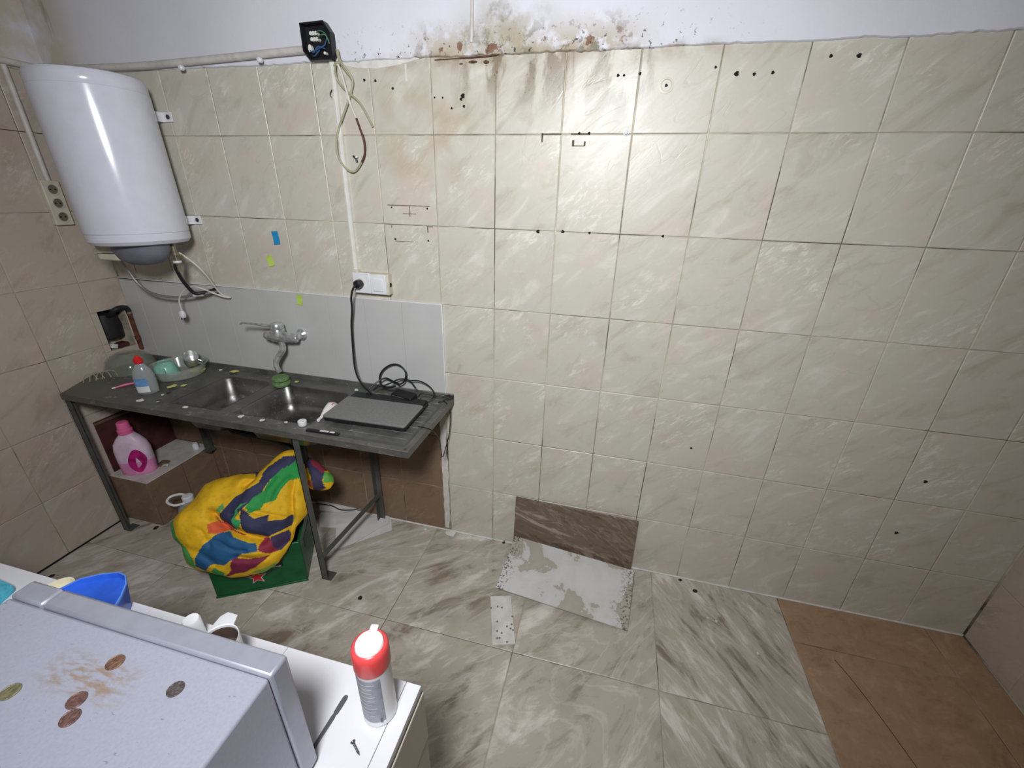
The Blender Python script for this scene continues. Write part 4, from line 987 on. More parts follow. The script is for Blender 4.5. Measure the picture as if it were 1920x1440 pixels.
# ------------------------------------------------------------------ under the sink
pb = thing('detergent_bottle', 'milky pink detergent bottle with pink cap on the ledge below the sink', 'bottle', (-1.755, -0.322, 0.3015), math.radians(30))
pb.scale = (1.12, 1.12, 1.16)
def oval(z, w, d, ox=0, n=28, p=2.6):
    out = []
    for i in range(n):
        a = 2 * PI * i / n; c, s_ = math.cos(a), math.sin(a)
        out.append((ox + w * math.copysign(abs(c) ** (2 / p), c), d * math.copysign(abs(s_) ** (2 / p), s_), z))
    return out
MB().loft([oval(0.0, 0.066, 0.036), oval(0.006, 0.072, 0.041), oval(0.072, 0.074, 0.042)], True, False).build('liquid_level', 'pink_liquid', pb, ang=50)
MB().loft([oval(0.072, 0.074, 0.042), oval(0.13, 0.074, 0.042), oval(0.165, 0.066, 0.038), oval(0.195, 0.046, 0.030), oval(0.212, 0.030, 0.026), oval(0.222, 0.027, 0.025)], False, True).build('body', 'pink_body', pb, ang=50)
MB().lathe([(0.029, 0.216), (0.030, 0.22), (0.030, 0.238), (0.026, 0.242), (0.024, 0.272), (0.020, 0.276), (0.004, 0.277)], 24).build('cap', 'pink', pb)
lab = MB(); ring = []
for a in [2 * PI * i / 24 for i in range(24)]:
    ring.append((0.024 + 0.040 * math.cos(a) * (0.75 + 0.25 * abs(math.cos(a))), 0.072 + 0.062 * math.sin(a) * (0.75 + 0.25 * abs(math.sin(a)))))
lab.add([(x, -0.0428 * (1 - 0.30 * (abs(x) / 0.074) ** 4), z + 0.3 * x) for x, z in ring] + [(x, -0.038, z + 0.3 * x) for x, z in ring], [tuple(range(24))] + [(i, (i + 1) % 24, 24 + (i + 1) % 24, 24 + i) for i in range(24)])
lab.build('label', 'magenta', pb, smooth=False)
tag(MB().lathe([(0.004, 0), (0.016, 0.0), (0.017, 0.03), (0.012, 0.04), (0.004, 0.041)], 16, (-1.665, -0.055, 0.3015)).build('white_jar', 'white_plastic'), 'small white jar at the back end of the ledge below the sink', 'jar')
scrap((-1.70, -0.235, 0.302), 0.035, 'ledge', 'broken brown tile shard beside the detergent bottle', 41, 'tile_shard', 'shard', 0.012)
scrap((-1.665, -0.255, 0.302), 0.022, 'chip_white', 'pale plaster lump beside the brown shard on the ledge', 42, 'plaster_lump', 'lump', 0.016)

jg = thing('water_jug', 'clear plastic jug with white handle cap standing behind the yellow bundle', 'jug', (-1.375, -0.385, 0.0))
MB().lathe([(0.05, 0.0), (0.062, 0.006), (0.064, 0.15), (0.056, 0.19), (0.030, 0.215), (0.022, 0.22), (0.022, 0.235)], 28).build('body', 'clear_bottle', jg)
MB().lathe([(0.026, 0.225), (0.027, 0.23), (0.027, 0.252), (0.022, 0.256), (0.004, 0.257)], 22).build('cap', 'white_plastic', jg)
MB().tube([(0.0, -0.02, 0.222), (-0.035, -0.052, 0.222), (-0.085, -0.05, 0.232), (-0.095, -0.02, 0.242), (-0.06, 0.005, 0.248), (-0.02, 0.01, 0.246)], 0.0065, 8, 5).build('handle', 'white_plastic', jg)

# crate
cr = thing('beer_crate', 'dark green plastic crate with a red star below the printed bundle', 'crate', (-0.8155, -0.4825, 0.0), math.radians(30.0))
cw, cdp, chh, ct = 0.40, 0.30, 0.255, 0.012
m = MB()
m.box(-cw / 2, cw / 2, -cdp / 2, -cdp / 2 + ct, 0, chh); m.box(-cw / 2, cw / 2, cdp / 2 - ct, cdp / 2, 0, chh)
m.box(-cw / 2, -cw / 2 + ct, -cdp / 2 + ct, cdp / 2 - ct, 0, chh); m.box(cw / 2 - ct, cw / 2, -cdp / 2 + ct, cdp / 2 - ct, 0, chh)
m.build('walls', 'green_crate', cr, bev=0.004)
MB().box(-cw / 2 + ct, cw / 2 - ct, -cdp / 2 + ct, cdp / 2 - ct, 0.004, 0.014).build('bottom', 'green_crate', cr)
MB().box(-cw / 2 - 0.003, cw / 2 + 0.003, -cdp / 2 - 0.003, -cdp / 2 + 0.001, 0.0, 0.012).build('foot_rim', 'green_crate', cr, bev=0.002)
MB().box(-0.09, 0.11, -cdp / 2 - 0.0016, -cdp / 2 + 0.001, 0.125, 0.185).build('handle_slot', 'black', cr)
def star(cx_, cz_, R_, r_, y):
    return [(cx_ + (R_ if i % 2 == 0 else r_) * math.sin(PI * i / 5), y, cz_ + (R_ if i % 2 == 0 else r_) * math.cos(PI * i / 5)) for i in range(10)]
for nm, R_, y0, mt in (('star_outline', 0.045, -0.0018, 'star_white'), ('star', 0.036, -0.0026, 'star_red')):
    s_ = star(-0.012, 0.086, R_, R_ * .42, -cdp / 2 + y0)
    MB().loft([[(x, -cdp / 2 + 0.002, z) for x, y, z in s_], s_], True, True).build(nm, mt, cr, smooth=False)
MB().box(-0.11, 0.10, -cdp / 2 - 0.0022, -cdp / 2 + 0.001, 0.128, 0.134).build('white_line', 'star_white', cr)
MB().box(cw / 2 - 0.001, cw / 2 + 0.0016, -0.075, 0.075, 0.15, 0.20).build('handle_slot', 'black', cr)

# printed bundle: an inflated, creased cushion of yellow fabric
BO, BA, BB, BN = (Vector(v) for v in ((-0.813, -0.557, 0.370), (0.923, 0.385, 0.000), (-0.239, 0.574, 0.783), (0.301, -0.723, 0.622)))
OUT = [(-0.298, -0.016), (-0.304, 0.011), (-0.287, 0.036), (-0.252, 0.075), (-0.216, 0.108), (-0.196, 0.143), (-0.173, 0.178), (-0.126, 0.198), (-0.051, 0.212), (0.026, 0.217), (0.074, 0.220), (0.108, 0.256), (0.137, 0.286), (0.169, 0.312), (0.203, 0.318), (0.241, 0.306), (0.264, 0.268), (0.266, 0.216), (0.268, 0.164), (0.287, 0.100), (0.296, 0.037), (0.284, 0.000), (0.238, -0.054), (0.229, -0.104), (0.199, -0.160), (0.164, -0.209), (0.114, -0.239), (0.029, -0.250), (-0.027, -0.250), (-0.078, -0.232), (-0.136, -0.211), (-0.181, -0.198), (-0.213, -0.175), (-0.230, -0.143), (-0.243, -0.096), (-0.283, -0.058)]
FLAP = [(0.235, 0.293), (0.279, 0.277), (0.330, 0.244), (0.372, 0.205), (0.401, 0.174), (0.407, 0.145), (0.387, 0.111), (0.341, 0.108), (0.298, 0.118), (0.265, 0.165), (0.232, 0.218)]
PATCH = [
 ((0.028, 0.030, 0.085), [(0.272, 0.294), (0.236, 0.282), (0.186, 0.276), (0.139, 0.244), (0.111, 0.201), (0.112, 0.163), (0.067, 0.135), (0.016, 0.108), (-0.022, 0.062), (-0.061, 0.022), (-0.033, -0.016), (0.017, -0.040), (0.020, 0.004), (0.044, 0.045), (0.083, 0.078), (0.128, 0.118), (0.155, 0.173), (0.201, 0.227), (0.249, 0.255), (0.280, 0.267)]),
 ((0.02, 0.30, 0.06), [(0.264, 0.262), (0.243, 0.253), (0.201, 0.227), (0.155, 0.173), (0.135, 0.124), (0.093, 0.096), (0.063, 0.055), (0.080, 0.030), (0.121, 0.037), (0.131, 0.068), (0.178, 0.080), (0.194, 0.126), (0.216, 0.162), (0.253, 0.172), (0.267, 0.190)]),
 ((0.028, 0.030, 0.085), [(0.043, 0.057), (0.057, -0.053), (0.145, -0.080), (0.229, -0.044), (0.237, 0.007), (0.200, -0.011), (0.159, -0.009), (0.151, 0.018), (0.105, 0.001), (0.083, 0.029)]),
 ((0.012, 0.10, 0.24), [(-0.040, -0.044), (-0.086, -0.070), (-0.125, -0.107), (-0.160, -0.183), (-0.119, -0.206), (-0.083, -0.180), (-0.021, -0.180), (0.056, -0.141), (0.113, -0.138), (0.103, -0.104), (0.016, -0.068), (-0.009, -0.040)]),
 ((0.75, 0.12, 0.04), [(-0.103, -0.009), (-0.094, -0.042), (-0.054, -0.050), (-0.002, -0.031), (-0.029, -0.002), (-0.070, 0.007)]),
 ((0.05, 0.03, 0.09), [(0.157, -0.082), (0.218, -0.061), (0.227, -0.074), (0.220, -0.109), (0.184, -0.150), (0.147, -0.120)]),
 ((0.30, 0.02, 0.05), [(0.122, -0.085), (0.113, -0.129), (0.149, -0.157), (0.175, -0.149), (0.158, -0.103), (0.148, -0.082)]),
 ((0.20, 0.015, 0.05), [(0.014, -0.157), (-0.007, -0.210), (-0.039, -0.236), (0.017, -0.230), (0.095, -0.209), (0.150, -0.164), (0.069, -0.168)]),
 ((0.08, 0.34, 0.08), [(-0.318, 0.009), (-0.302, 0.019), (-0.261, 0.022), (-0.243, -0.038), (-0.207, -0.093), (-0.155, -0.144), (-0.162, -0.192), (-0.208, -0.148), (-0.258, -0.083), (-0.305, -0.027)]),
 ((0.10, 0.36, 0.10), [(-0.067, 0.047), (-0.035, 0.083), (-0.025, 0.062), (-0.046, 0.039)]),
 ((0.05, 0.30, 0.07), [(-0.092, -0.208), (-0.065, -0.193), (-0.034, -0.219), (-0.041, -0.243), (-0.073, -0.234)]),
 ((0.45, 0.05, 0.03), [(-0.229, -0.151), (-0.203, -0.165), (-0.170, -0.197), (-0.174, -0.207), (-0.221, -0.177)]),
 ((0.30, 0.45, 0.06), [(0.062, -0.231), (0.118, -0.219), (0.169, -0.198), (0.164, -0.221), (0.114, -0.245)]),
 ((0.035, 0.03, 0.08), [(-0.131, 0.194), (-0.086, 0.208), (-0.028, 0.230), (0.091, 0.241), (0.086, 0.222), (0.064, 0.192), (0.053, 0.210), (-0.051, 0.209), (-0.102, 0.196)]),
 ((0.04, 0.36, 0.12), [(0.077, 0.079), (0.042, 0.072), (0.018, 0.029), (0.014, -0.031), (0.043, -0.037), (0.053, 0.001), (0.030, 0.010), (0.037, 0.051), (0.054, 0.068)]),
 ((0.28, 0.02, 0.02), [(-0.089, 0.038), (-0.071, 0.025), (-0.034, -0.015), (0.015, -0.043), (0.062, -0.062), (0.051, -0.064), (-0.009, -0.038), (-0.064, 0.008)]),
]
FPATCH = [
 ((0.035, 0.03, 0.08), [(0.267, 0.278), (0.298, 0.269), (0.369, 0.202), (0.368, 0.151), (0.372, 0.119), (0.335, 0.109), (0.310, 0.117), (0.311, 0.174), (0.294, 0.221), (0.276, 0.209)]),
 ((0.24, 0.02, 0.05), [(0.292, 0.276), (0.333, 0.249), (0.374, 0.203), (0.360, 0.189), (0.306, 0.236)]),
 ((0.12, 0.38, 0.06), [(0.368, 0.199), (0.414, 0.180), (0.415, 0.141), (0.371, 0.144)]),
 ((0.45, 0.12, 0.03), [(0.296, 0.162), (0.318, 0.154), (0.313, 0.123), (0.294, 0.137)]),
]
YEL = (0.80, 0.47, 0.008)
def inside(p, poly, bb):
    if not (bb[0] < p[0] < bb[1] and bb[2] < p[1] < bb[3]): return False
    r = False; n = len(poly)
    for i in range(n):
        (x1_, y1_), (x2_, y2_) = poly[i], poly[(i + 1) % n]
        if (y1_ > p[1]) != (y2_ > p[1]) and p[0] < (x2_ - x1_) * (p[1] - y1_) / (y2_ - y1_) + x1_: r = not r
    return r
def inflate(outline, patches, ctr, front, back, creases, M_=320, K_=96, seed=0.0):
    patches = [(c_, p_, (min(q[0] for q in p_), max(q[0] for q in p_), min(q[1] for q in p_), max(q[1] for q in p_))) for c_, p_ in patches]
    def rad(a):
        dx, dy = math.cos(a), math.sin(a); best = 0.01; n = len(outline)
        for i in range(n):
            ax, ay = outline[i][0] - ctr[0], outline[i][1] - ctr[1]; bx_, by_ = outline[(i + 1) % n][0] - ctr[0], outline[(i + 1) % n][1] - ctr[1]
            ex, ey = bx_ - ax, by_ - ay; den = dx * ey - dy * ex
            if abs(den) < 1e-9: continue
            t_ = (ax * ey - ay * ex) / den; s_ = (ax * dy - ay * dx) / den
            if t_ > best and -1e-6 <= s_ <= 1.000001: best = t_
        return best
    R_ = [rad(2 * PI * i / M_) for i in range(M_)]
    for _ in range(2): R_ = [(R_[i - 1] + 2 * R_[i] + R_[(i + 1) % M_]) / 4 for i in range(M_)]
    vs, cols, fs = [], [], []
    def put(a, b, d):
        q = Vector((a, b, seed))
        w1 = mnoise.noise(q * 9) * 0.016 + mnoise.noise(q * 22) * 0.006
        vs.append(tuple(BO + BA * a + BB * b + BN * d))
        pa = (a + 0.006 * mnoise.noise(q * 24), b + 0.006 * mnoise.noise(q * 24 + Vector((7, 3, 1))))
        c = YEL
        for col, poly, bb in patches:
            if inside(pa, poly, bb): c = col
        cols.append(c)
    for side in (1, -1):
        th = front if side > 0 else back
        for k in range(K_ + 1):
            s_ = math.sin(PI / 2 * k / K_)
            for i in range(M_):
                ang = 2 * PI * i / M_
                a, b = ctr[0] + s_ * R_[i] * math.cos(ang), ctr[1] + s_ * R_[i] * math.sin(ang)
                e = max(0.0, 1 - s_ ** 2.4) ** 0.62
                q = Vector((a, b, seed))
                d = th * e + (mnoise.noise(q * 7) * 0.028 + mnoise.noise(q * 16 + Vector((4, 4, 4))) * 0.012) * min(1, e * 2)
                if side > 0:
                    for (line, amp, wid) in creases:
                        dd = 9.0
                        for (p_, q_) in zip(line[:-1], line[1:]):
                            vx, vy = q_[0] - p_[0], q_[1] - p_[1]; L2 = vx * vx + vy * vy + 1e-9
                            u = max(0, min(1, ((a - p_[0]) * vx + (b - p_[1]) * vy) / L2))
                            dd = min(dd, math.hypot(a - p_[0] - u * vx, b - p_[1] - u * vy))
                        d -= amp * math.exp(-(dd / wid) ** 2) * min(1, e * 2)
                put(a, b, d * side)
    n = (K_ + 1) * M_
    for side in (0, 1):
        for k in range(K_):
            for i in range(M_):
                j = (i + 1) % M_; o = side * n
                q = (o + k * M_ + i, o + k * M_ + j, o + (k + 1) * M_ + j, o + (k + 1) * M_ + i)
                fs.append(q if side == 0 else q[::-1])
    return vs, fs, cols
def cushion(name, parts_, parent=None):
    V, F, Cc = [], [], []
    for vs_, fs_, cs_ in parts_:
        o = len(V); V += vs_; F += [tuple(i + o for i in f_) for f_ in fs_]; Cc += cs_
    me = bpy.data.meshes.new(name); me.from_pydata(V, [], F); me.update()
    ca = me.color_attributes.new('print', 'FLOAT_COLOR', 'POINT')
    for i, c in enumerate(Cc): ca.data[i].color = (c[0], c[1], c[2], 1)
    bm = bmesh.new(); bm.from_mesh(me)
    bmesh.ops.remove_doubles(bm, verts=bm.verts, dist=0.0004); bmesh.ops.recalc_face_normals(bm, faces=bm.faces)
    bm.to_mesh(me); bm.free()
    me.shade_smooth(); me.materials.append(M['bag'])
    o = bpy.data.objects.new(name, me); COL.objects.link(o)
    return o
CREASE = [([(-0.084, 0.037), (-0.046, -0.005), (0.015, -0.043), (0.062, -0.062), (0.128, -0.089)], 0.045, 0.018), ([(0.053, 0.212), (0.070, 0.179), (0.036, 0.156)], 0.03, 0.016), ([(0.234, 0.167), (0.229, 0.092), (0.236, 0.004), (0.226, -0.056)], 0.022, 0.012),
          ([(0.023, -0.155), (0.081, -0.169), (0.144, -0.167), (0.205, -0.114)], 0.022, 0.014), ([(0.010, 0.029), (0.067, 0.043), (0.151, 0.015), (0.224, -0.007)], 0.014, 0.010), ([(0.160, 0.072), (0.176, 0.121), (0.198, 0.157), (0.222, 0.181)], 0.010, 0.009), ([(0.137, 0.055), (0.146, 0.123), (0.179, 0.177)], 0.008, 0.008),
          ([(-0.081, -0.070), (-0.040, -0.085), (0.020, -0.123), (0.067, -0.133)], 0.010, 0.010), ([(-0.130, -0.025), (-0.104, -0.062), (-0.079, -0.094)], 0.010, 0.010), ([(-0.201, -0.100), (-0.127, -0.124), (-0.067, -0.170)], 0.012, 0.016)]
bundle = cushion('fabric_bundle', [inflate(OUT, PATCH, [(0.011, 0.005)][0], 0.13, 0.11, CREASE), inflate(FLAP, FPATCH, [(0.313, 0.193)][0], 0.045, 0.05, [], 90, 24, 5.0)])
tag(bundle, 'bulging yellow fabric bundle printed with navy, green and red patches', 'bundle')

# papers on the floor below the sink
def sheet(name, poly, z, mat, label, cat='paper', wob=0.006):
    m = MB(); n = len(poly); cx_ = sum(p[0] for p in poly) / n; cy_ = sum(p[1] for p in poly) / n
    top = [(x, y, z + wob * abs(mnoise.noise(Vector((x * 9, y * 9, z * 50))))) for x, y, *_ in poly]
    m.add(top + [(cx_, cy_, z + wob)] , [(i, (i + 1) % n, n) for i in range(n)])
    m.add([(x, y, q - 0.0012) for x, y, q in top] + [(cx_, cy_, z + wob - 0.0012)], [((i + 1) % n, i, n) for i in range(n)])
    m.add(top + [(x, y, q - 0.0012) for x, y, q in top], [(i, (i + 1) % n, n + (i + 1) % n, n + i) for i in range(n)])
    return tag(m.build(name, mat, smooth=False), label, cat)
sheet('paper_sheet', [(-0.851, -0.024, 0.002), (-0.761, 0.052, 0.002), (-0.529, 0.040, 0.002), (-0.402, 0.026, 0.002), (-0.332, -0.090, 0.002), (-0.430, -0.185, 0.002), (-0.558, -0.305, 0.002), (-0.652, -0.160, 0.002)], 0.002, 'paper', 'lowest white paper sheet on the floor below the sink brace')
sheet('paper_sheet', [(-0.808, -0.101, 0.010), (-0.811, -0.077, 0.010), (-0.694, -0.045, 0.010), (-0.491, -0.023, 0.010), (-0.410, 0.029, 0.010), (-0.371, -0.055, 0.010), (-0.404, -0.100, 0.010), (-0.424, -0.137, 0.010), (-0.481, -0.245, 0.010), (-0.617, -0.159, 0.010), (-0.737, -0.187, 0.010)], 0.010, 'paper', 'torn white paper sheet lying on top below the sink brace')
sheet('card_strip', [(-0.902, 0.017, 0.016), (-0.848, 0.043, 0.016), (-0.658, 0.043, 0.016), (-0.581, 0.008, 0.016), (-0.686, -0.055, 0.016), (-0.821, -0.073, 0.016)], 0.018, 'paper', 'white card strip near the wall behind the papers')
tag(MB().tube([(-0.876, -0.035, 0.030), (-0.776, -0.027, 0.030), (-0.691, -0.044, 0.030), (-0.608, -0.016, 0.030), (-0.553, 0.024, 0.030)], 0.003, 6, 4).build('black_cord_piece', 'black'), 'short black cord lying over the white card strip', 'cord')

# ------------------------------------------------------------------ spare floor tiles by the wall
dk = thing('spare_floor_tile', 'brown marbled floor tile leaning upright against the cream wall', 'tile', (0.694, -0.042, 0.0), math.radians(-1.8), rot=(math.radians(-5.5), 0, math.radians(-1.8)))
MB().box(-0.315, 0.315, -0.010, 0.0, 0.001, 0.335).build('slab', 'tile_darkbrown', dk, bev=0.0015)
wt = thing('spare_floor_tile', 'upturned tile with white mortar back resting against the brown marbled one', 'tile', (0.682, -0.362, 0.004), rot=(0, 0, math.radians(-4.5)))
m = MB().box(-0.318, 0.318, -0.150, 0.150, -0.004, 0.004)
tl = m.build('slab', 'mortar', wt, bev=0.0015)
tl.rotation_euler = (math.radians(12.5), math.radians(2.0), 0); tl.location = (0.0, 0.150, 0.048)
sm_ = [(0.347, -0.372, 0.000), (0.443, -0.340, 0.000), (0.520, -0.569, 0.000), (0.425, -0.602, 0.000)]
m = MB().prism([(x, y) for x, y, z in sm_], 0.0005, 0.010)
tag(m.build('broken_tile_strip', 'chip_white', bev=0.001), 'narrow cut tile strip with dotted white back flat on the floor', 'tile')
for i in range(14):
    u, v = random.random(), random.random()
    p = [sm_[0][k] * (1 - u) * (1 - v) + sm_[1][k] * u * (1 - v) + sm_[2][k] * u * v + sm_[3][k] * (1 - u) * v for k in (0, 1)]
    MB().lathe([(0.005, 0), (0.005, 0.0008)], 8, (p[0], p[1], 0.0100)).build('glue_dot', 'laptop_lid', bpy.data.objects['broken_tile_strip'], smooth=False)

# floor debris
for i, (p, r, mat, lab_, nm, ct_) in enumerate((
        ((-0.259, -0.538, 0.001), 0.013, 'insect', 'dark dead insect on the floor left of the tile strip', 'dead_insect', 'insect'),
        ((1.330, -0.069, 0.001), 0.014, 'insect', 'dark brown crumbs near the wall right of the upturned tile', 'dirt_crumb', 'crumb'),
        ((1.264, -0.020, 0.001), 0.010, 'insect', 'small brown crumb at the wall foot right of the brown tile', 'dirt_crumb', 'crumb'),
        ((0.001, -0.015, 0.001), 0.04, 'chip_white', 'white plaster smear on the floor at the end of the sink wall', 'plaster_chip', 'plaster'),
        ((-0.150, -0.034, 0.001), 0.012, 'chip_white', 'small white plaster bit left of the plaster smear', 'plaster_chip', 'plaster'),
        ((0.254, 0.003, 0.001), 0.012, 'insect', 'dark dirt crumb at the wall foot left of the brown tile', 'dirt_crumb', 'crumb'),
        ((0.320, -0.009, 0.001), 0.012, 'insect', 'dark dirt crumb touching the corner of the leaning tile', 'dirt_crumb', 'crumb'),
        ((1.366, -0.213, 0.001), 0.007, 'chip_white', 'white chip on the streaked floor tile, left of a pair', 'plaster_chip', 'plaster'),
        ((1.402, -0.220, 0.001), 0.007, 'chip_white', 'white chip on the streaked floor tile, lowest of three', 'plaster_chip', 'plaster'),
        ((1.417, -0.180, 0.001), 0.005, 'chip_white', 'white chip on the streaked floor tile, nearest the wall', 'plaster_chip', 'plaster'),
        ((1.551, -0.337, 0.001), 0.008, 'chip_white', 'lone white chip near the brown floor tiles', 'plaster_chip', 'plaster'),
        ((-0.122, -0.461, 0.001), 0.006, 'chip_white', 'tiny white chip right of the dead insect', 'plaster_chip', 'plaster'),
        ((-1.636, -0.429, 0.001), 0.016, 'insect', 'dark leaf-like crumb in front of the corner ledge', 'dirt_crumb', 'crumb'),
        ((-1.806, -0.820, 0.001), 0.016, 'insect', 'dark crumb by the left wall above the counter edge', 'dirt_crumb', 'crumb'))):
    scrap(p, r, mat, lab_, 60 + i, nm, ct_, 0.004)

# ------------------------------------------------------------------ white counter in the foreground
ZW = 0.85
co = thing('kitchen_counter', 'white laminate counter in the foreground with beige side panel', 'counter', (0.46, -1.27, 0.0))
def cbox(x0_, x1_, y0_, y1_, z0_, z1_, nm, mat, bev=0.001): return MB().box(x0_ - 0.46, x1_ - 0.46, y0_ + 1.27, y1_ + 1.27, z0_, z1_).build(nm, mat, co, bev=bev)
for xa, xb in ((-1.885, -0.2505), (-0.2495, 0.1345), (0.1355, 0.4265)):
    cbox(xa, xb, -1.92, -1.268, ZW - 0.018, ZW, 'top_panel', 'counter')
cbox(0.4275, 0.460, -1.92, -1.268, ZW - 0.018, ZW, 'edge_panel', 'counter')
cbox(0.455, 0.4615, -1.92, -1.2665, ZW - 0.023, ZW - 0.018, 'dark_joint_strip', 'chip_edge')  # dark strip where the top meets the side panel
cbox(0.440, 0.464, -1.92, -1.266, 0.66, ZW - 0.0225, 'side_panel', 'counter_side', 0.002)
cbox(0.438, 0.462, -1.92, -1.266, 0.06, 0.656, 'side_panel', 'counter_side', 0.002)
cbox(-1.885, 0.44, -1.30, -1.282, 0.06, ZW - 0.019, 'front_panel', 'counter')
cbox(-1.885, 0.44, -1.90, -1.32, 0.0, 0.06, 'plinth', 'chip_edge')

mw = thing('microwave_oven', 'silver microwave oven on the counter with coins on its stained top', 'microwave', (0.073, -1.432, ZW))
w2 = 0.264
slab_rings = []
def ubox(x0_, x1_, y0_, y1_, z0_, z1_, nm, mat, bev): return MB().box(x0_, x1_, y0_, y1_, z0_, z1_).build(nm, mat, mw, bev=bev)
ubox(-w2 + 0.003, w2 - 0.002, -0.40, -0.035, 0.012, 0.2945, 'case', 'silver_dirty', 0.005)
ubox(-0.190, w2, -0.0345, 0.0, 0.008, 0.2965, 'door', 'silver', 0.005)
ubox(-w2, -0.1915, -0.0345, 0.0, 0.008, 0.2965, 'control_panel', 'silver', 0.005)
for sx in (-0.22, 0.22):
    for y in (-0.06, -0.36):
        MB().lathe([(0.014, 0), (0.014, 0.014)], 12, (sx, y, 0)).build('foot', 'blackrubber', mw)

ztop = ZW + 0.2945
for (px, mat, lab_, r) in (((0.004, -1.573, 1.145), 'coin_brass', 'dull brass coin at the left frame edge on the microwave', .0115), ((0.104, -1.558, 1.145), 'coin_copper', 'tarnished reddish coin, upper of the touching pair on the microwave', .0115),
                           ((0.120, -1.576, 1.145), 'coin_copper', 'tarnished reddish coin, lower of the touching pair on the microwave', .0112), ((0.100, -1.506, 1.145), 'coin_bronze', 'orange-brown coin nearest the microwave door, beside the rust stain', .0115),
                           ((0.220, -1.513, 1.145), 'coin_dark', 'dark grey coin lying alone right on the microwave', .0108)):
    c = MB().lathe([(r * .3, 0.0), (r - .0006, 0.0), (r, .0005), (r, .0017), (r - .0004, .0022), (r - .0014, .0022), (r - .0018, .0018), (r * .3, .0018)], 36, (px[0], px[1], ztop + 0.0002))
    tag(c.build('coin', mat), lab_, 'coin', 'coins on the microwave')

# spray can
sc = thing('spray_can', 'silver spray can with coral red collar and white cap on the counter', 'spray can', (0.402, -1.330, ZW))
MB().lathe([(0.02, 0.002), (0.030, 0.0), (0.0325, 0.004), (0.0325, 0.008), (0.0318, 0.011), (0.0318, 0.150), (0.0325, 0.153)], 48).build('body', 'white_plastic', sc)
lab = [[(0.0322 * math.cos(a), 0.0322 * math.sin(a), z) for a in [math.radians(190 + 6 * i) for i in range(21)]] for z in (0.018, 0.142)]
MB().loft(lab, False, False, False).build('label', 'can_label', sc)
lab = [[(0.0322 * math.cos(a), 0.0322 * math.sin(a), z) for a in [math.radians(175 + 5 * i) for i in range(3)]] for z in (0.016, 0.145)]
for k in range(9):
    a0, a1 = 205 + 3 * (k % 2), 292 - 7 * (k % 3)
    MB().loft([[(0.0324 * math.cos(math.radians(a)), 0.0324 * math.sin(math.radians(a)), z) for a in range(a0, a1, 6)] for z in (0.130 - 0.0115 * k, 0.1318 - 0.0115 * k)], False, False, False).build('print_line', 'star_white', sc)
MB().box(0.012, 0.016, -0.0306, -0.0280, 0.018, 0.028).build('date_print', 'nail', sc)
MB().lathe([(0.0327, 0.150), (0.0335, 0.153), (0.0335, 0.188), (0.0325, 0.196), (0.029, 0.2005), (0.0265, 0.2015), (0.0250, 0.198)], 48, cap0=False, cap1=False).build('collar', 'red_can', sc)
MB().lathe([(0.0252, 0.194), (0.0252, 0.202), (0.0235, 0.2045), (0.004, 0.2055)], 40).build('cap', 'white_plastic', sc)
MB().box(-0.0075, 0.0075, 0.018, 0.034, 0.1985, 0.2065).build('flip_tab', 'white_plastic', sc, bev=0.002)
sc.rotation_euler = (0, 0, math.radians(12))

kf = thing('table_knife', 'dull table knife lying on the counter beside the microwave', 'knife', (0, 0, 0))
a_, b_ = Vector((0.315, -1.425, 0.852)), Vector((0.322, -1.324, 0.852))
dr = (b_ - a_).normalized(); nn = Vector((-dr.y, dr.x, 0)); L_ = (b_ - a_).length
def kprof(seq, z0_, z1_):
    left = [a_ + dr * (u * L_) + nn * wv for u, wv in seq]; right = [a_ + dr * (u * L_) - nn * wv for u, wv in seq][::-1]
    return MB().prism([(p.x, p.y) for p in left + right], z0_, z1_)
kprof([(0.0, .0032), (0.58, .0042), (0.62, .0034), (0.64, .0032)], ZW + 0.0003, ZW + 0.0035).build('handle', 'knife', kf, bev=0.001)
kprof([(0.64, .0032), (0.66, .0048), (0.80, .0054), (0.94, .0052), (0.985, .0038), (1.0, .0012)], ZW + 0.0006, ZW + 0.0018).build('blade', 'knife', kf)

sw = thing('wood_screw', 'dark steel screw lying on the white counter', 'screw', (0, 0, 0))
a_, b_ = Vector((0.380, -1.393, 0.853)), Vector((0.403, -1.408, 0.853)); dr = (b_ - a_); az = math.atan2(dr.y, dr.x); L_ = dr.length * 1.05
RM = rotm('Z', math.degrees(az)) @ rotm('Y', 90)
MB().lathe([(0.0005, 0.0), (0.0045, 0.0003), (0.0042, 0.0012), (0.0019, 0.0042), (0.0019, 0.006)], 14, (a_.x, a_.y, ZW + 0.0046), RM).build('head', 'nail', sw)
prof = []
for k in range(16):
    u = 0.005 + (L_ - 0.005) * k / 15
    prof.append(((0.0022 if k % 2 else 0.0015) * (1 if k < 12 else (16 - k) / 5), u))
MB().lathe(prof, 10, (a_.x, a_.y, ZW + 0.0046), RM).build('shank', 'nail', sw)

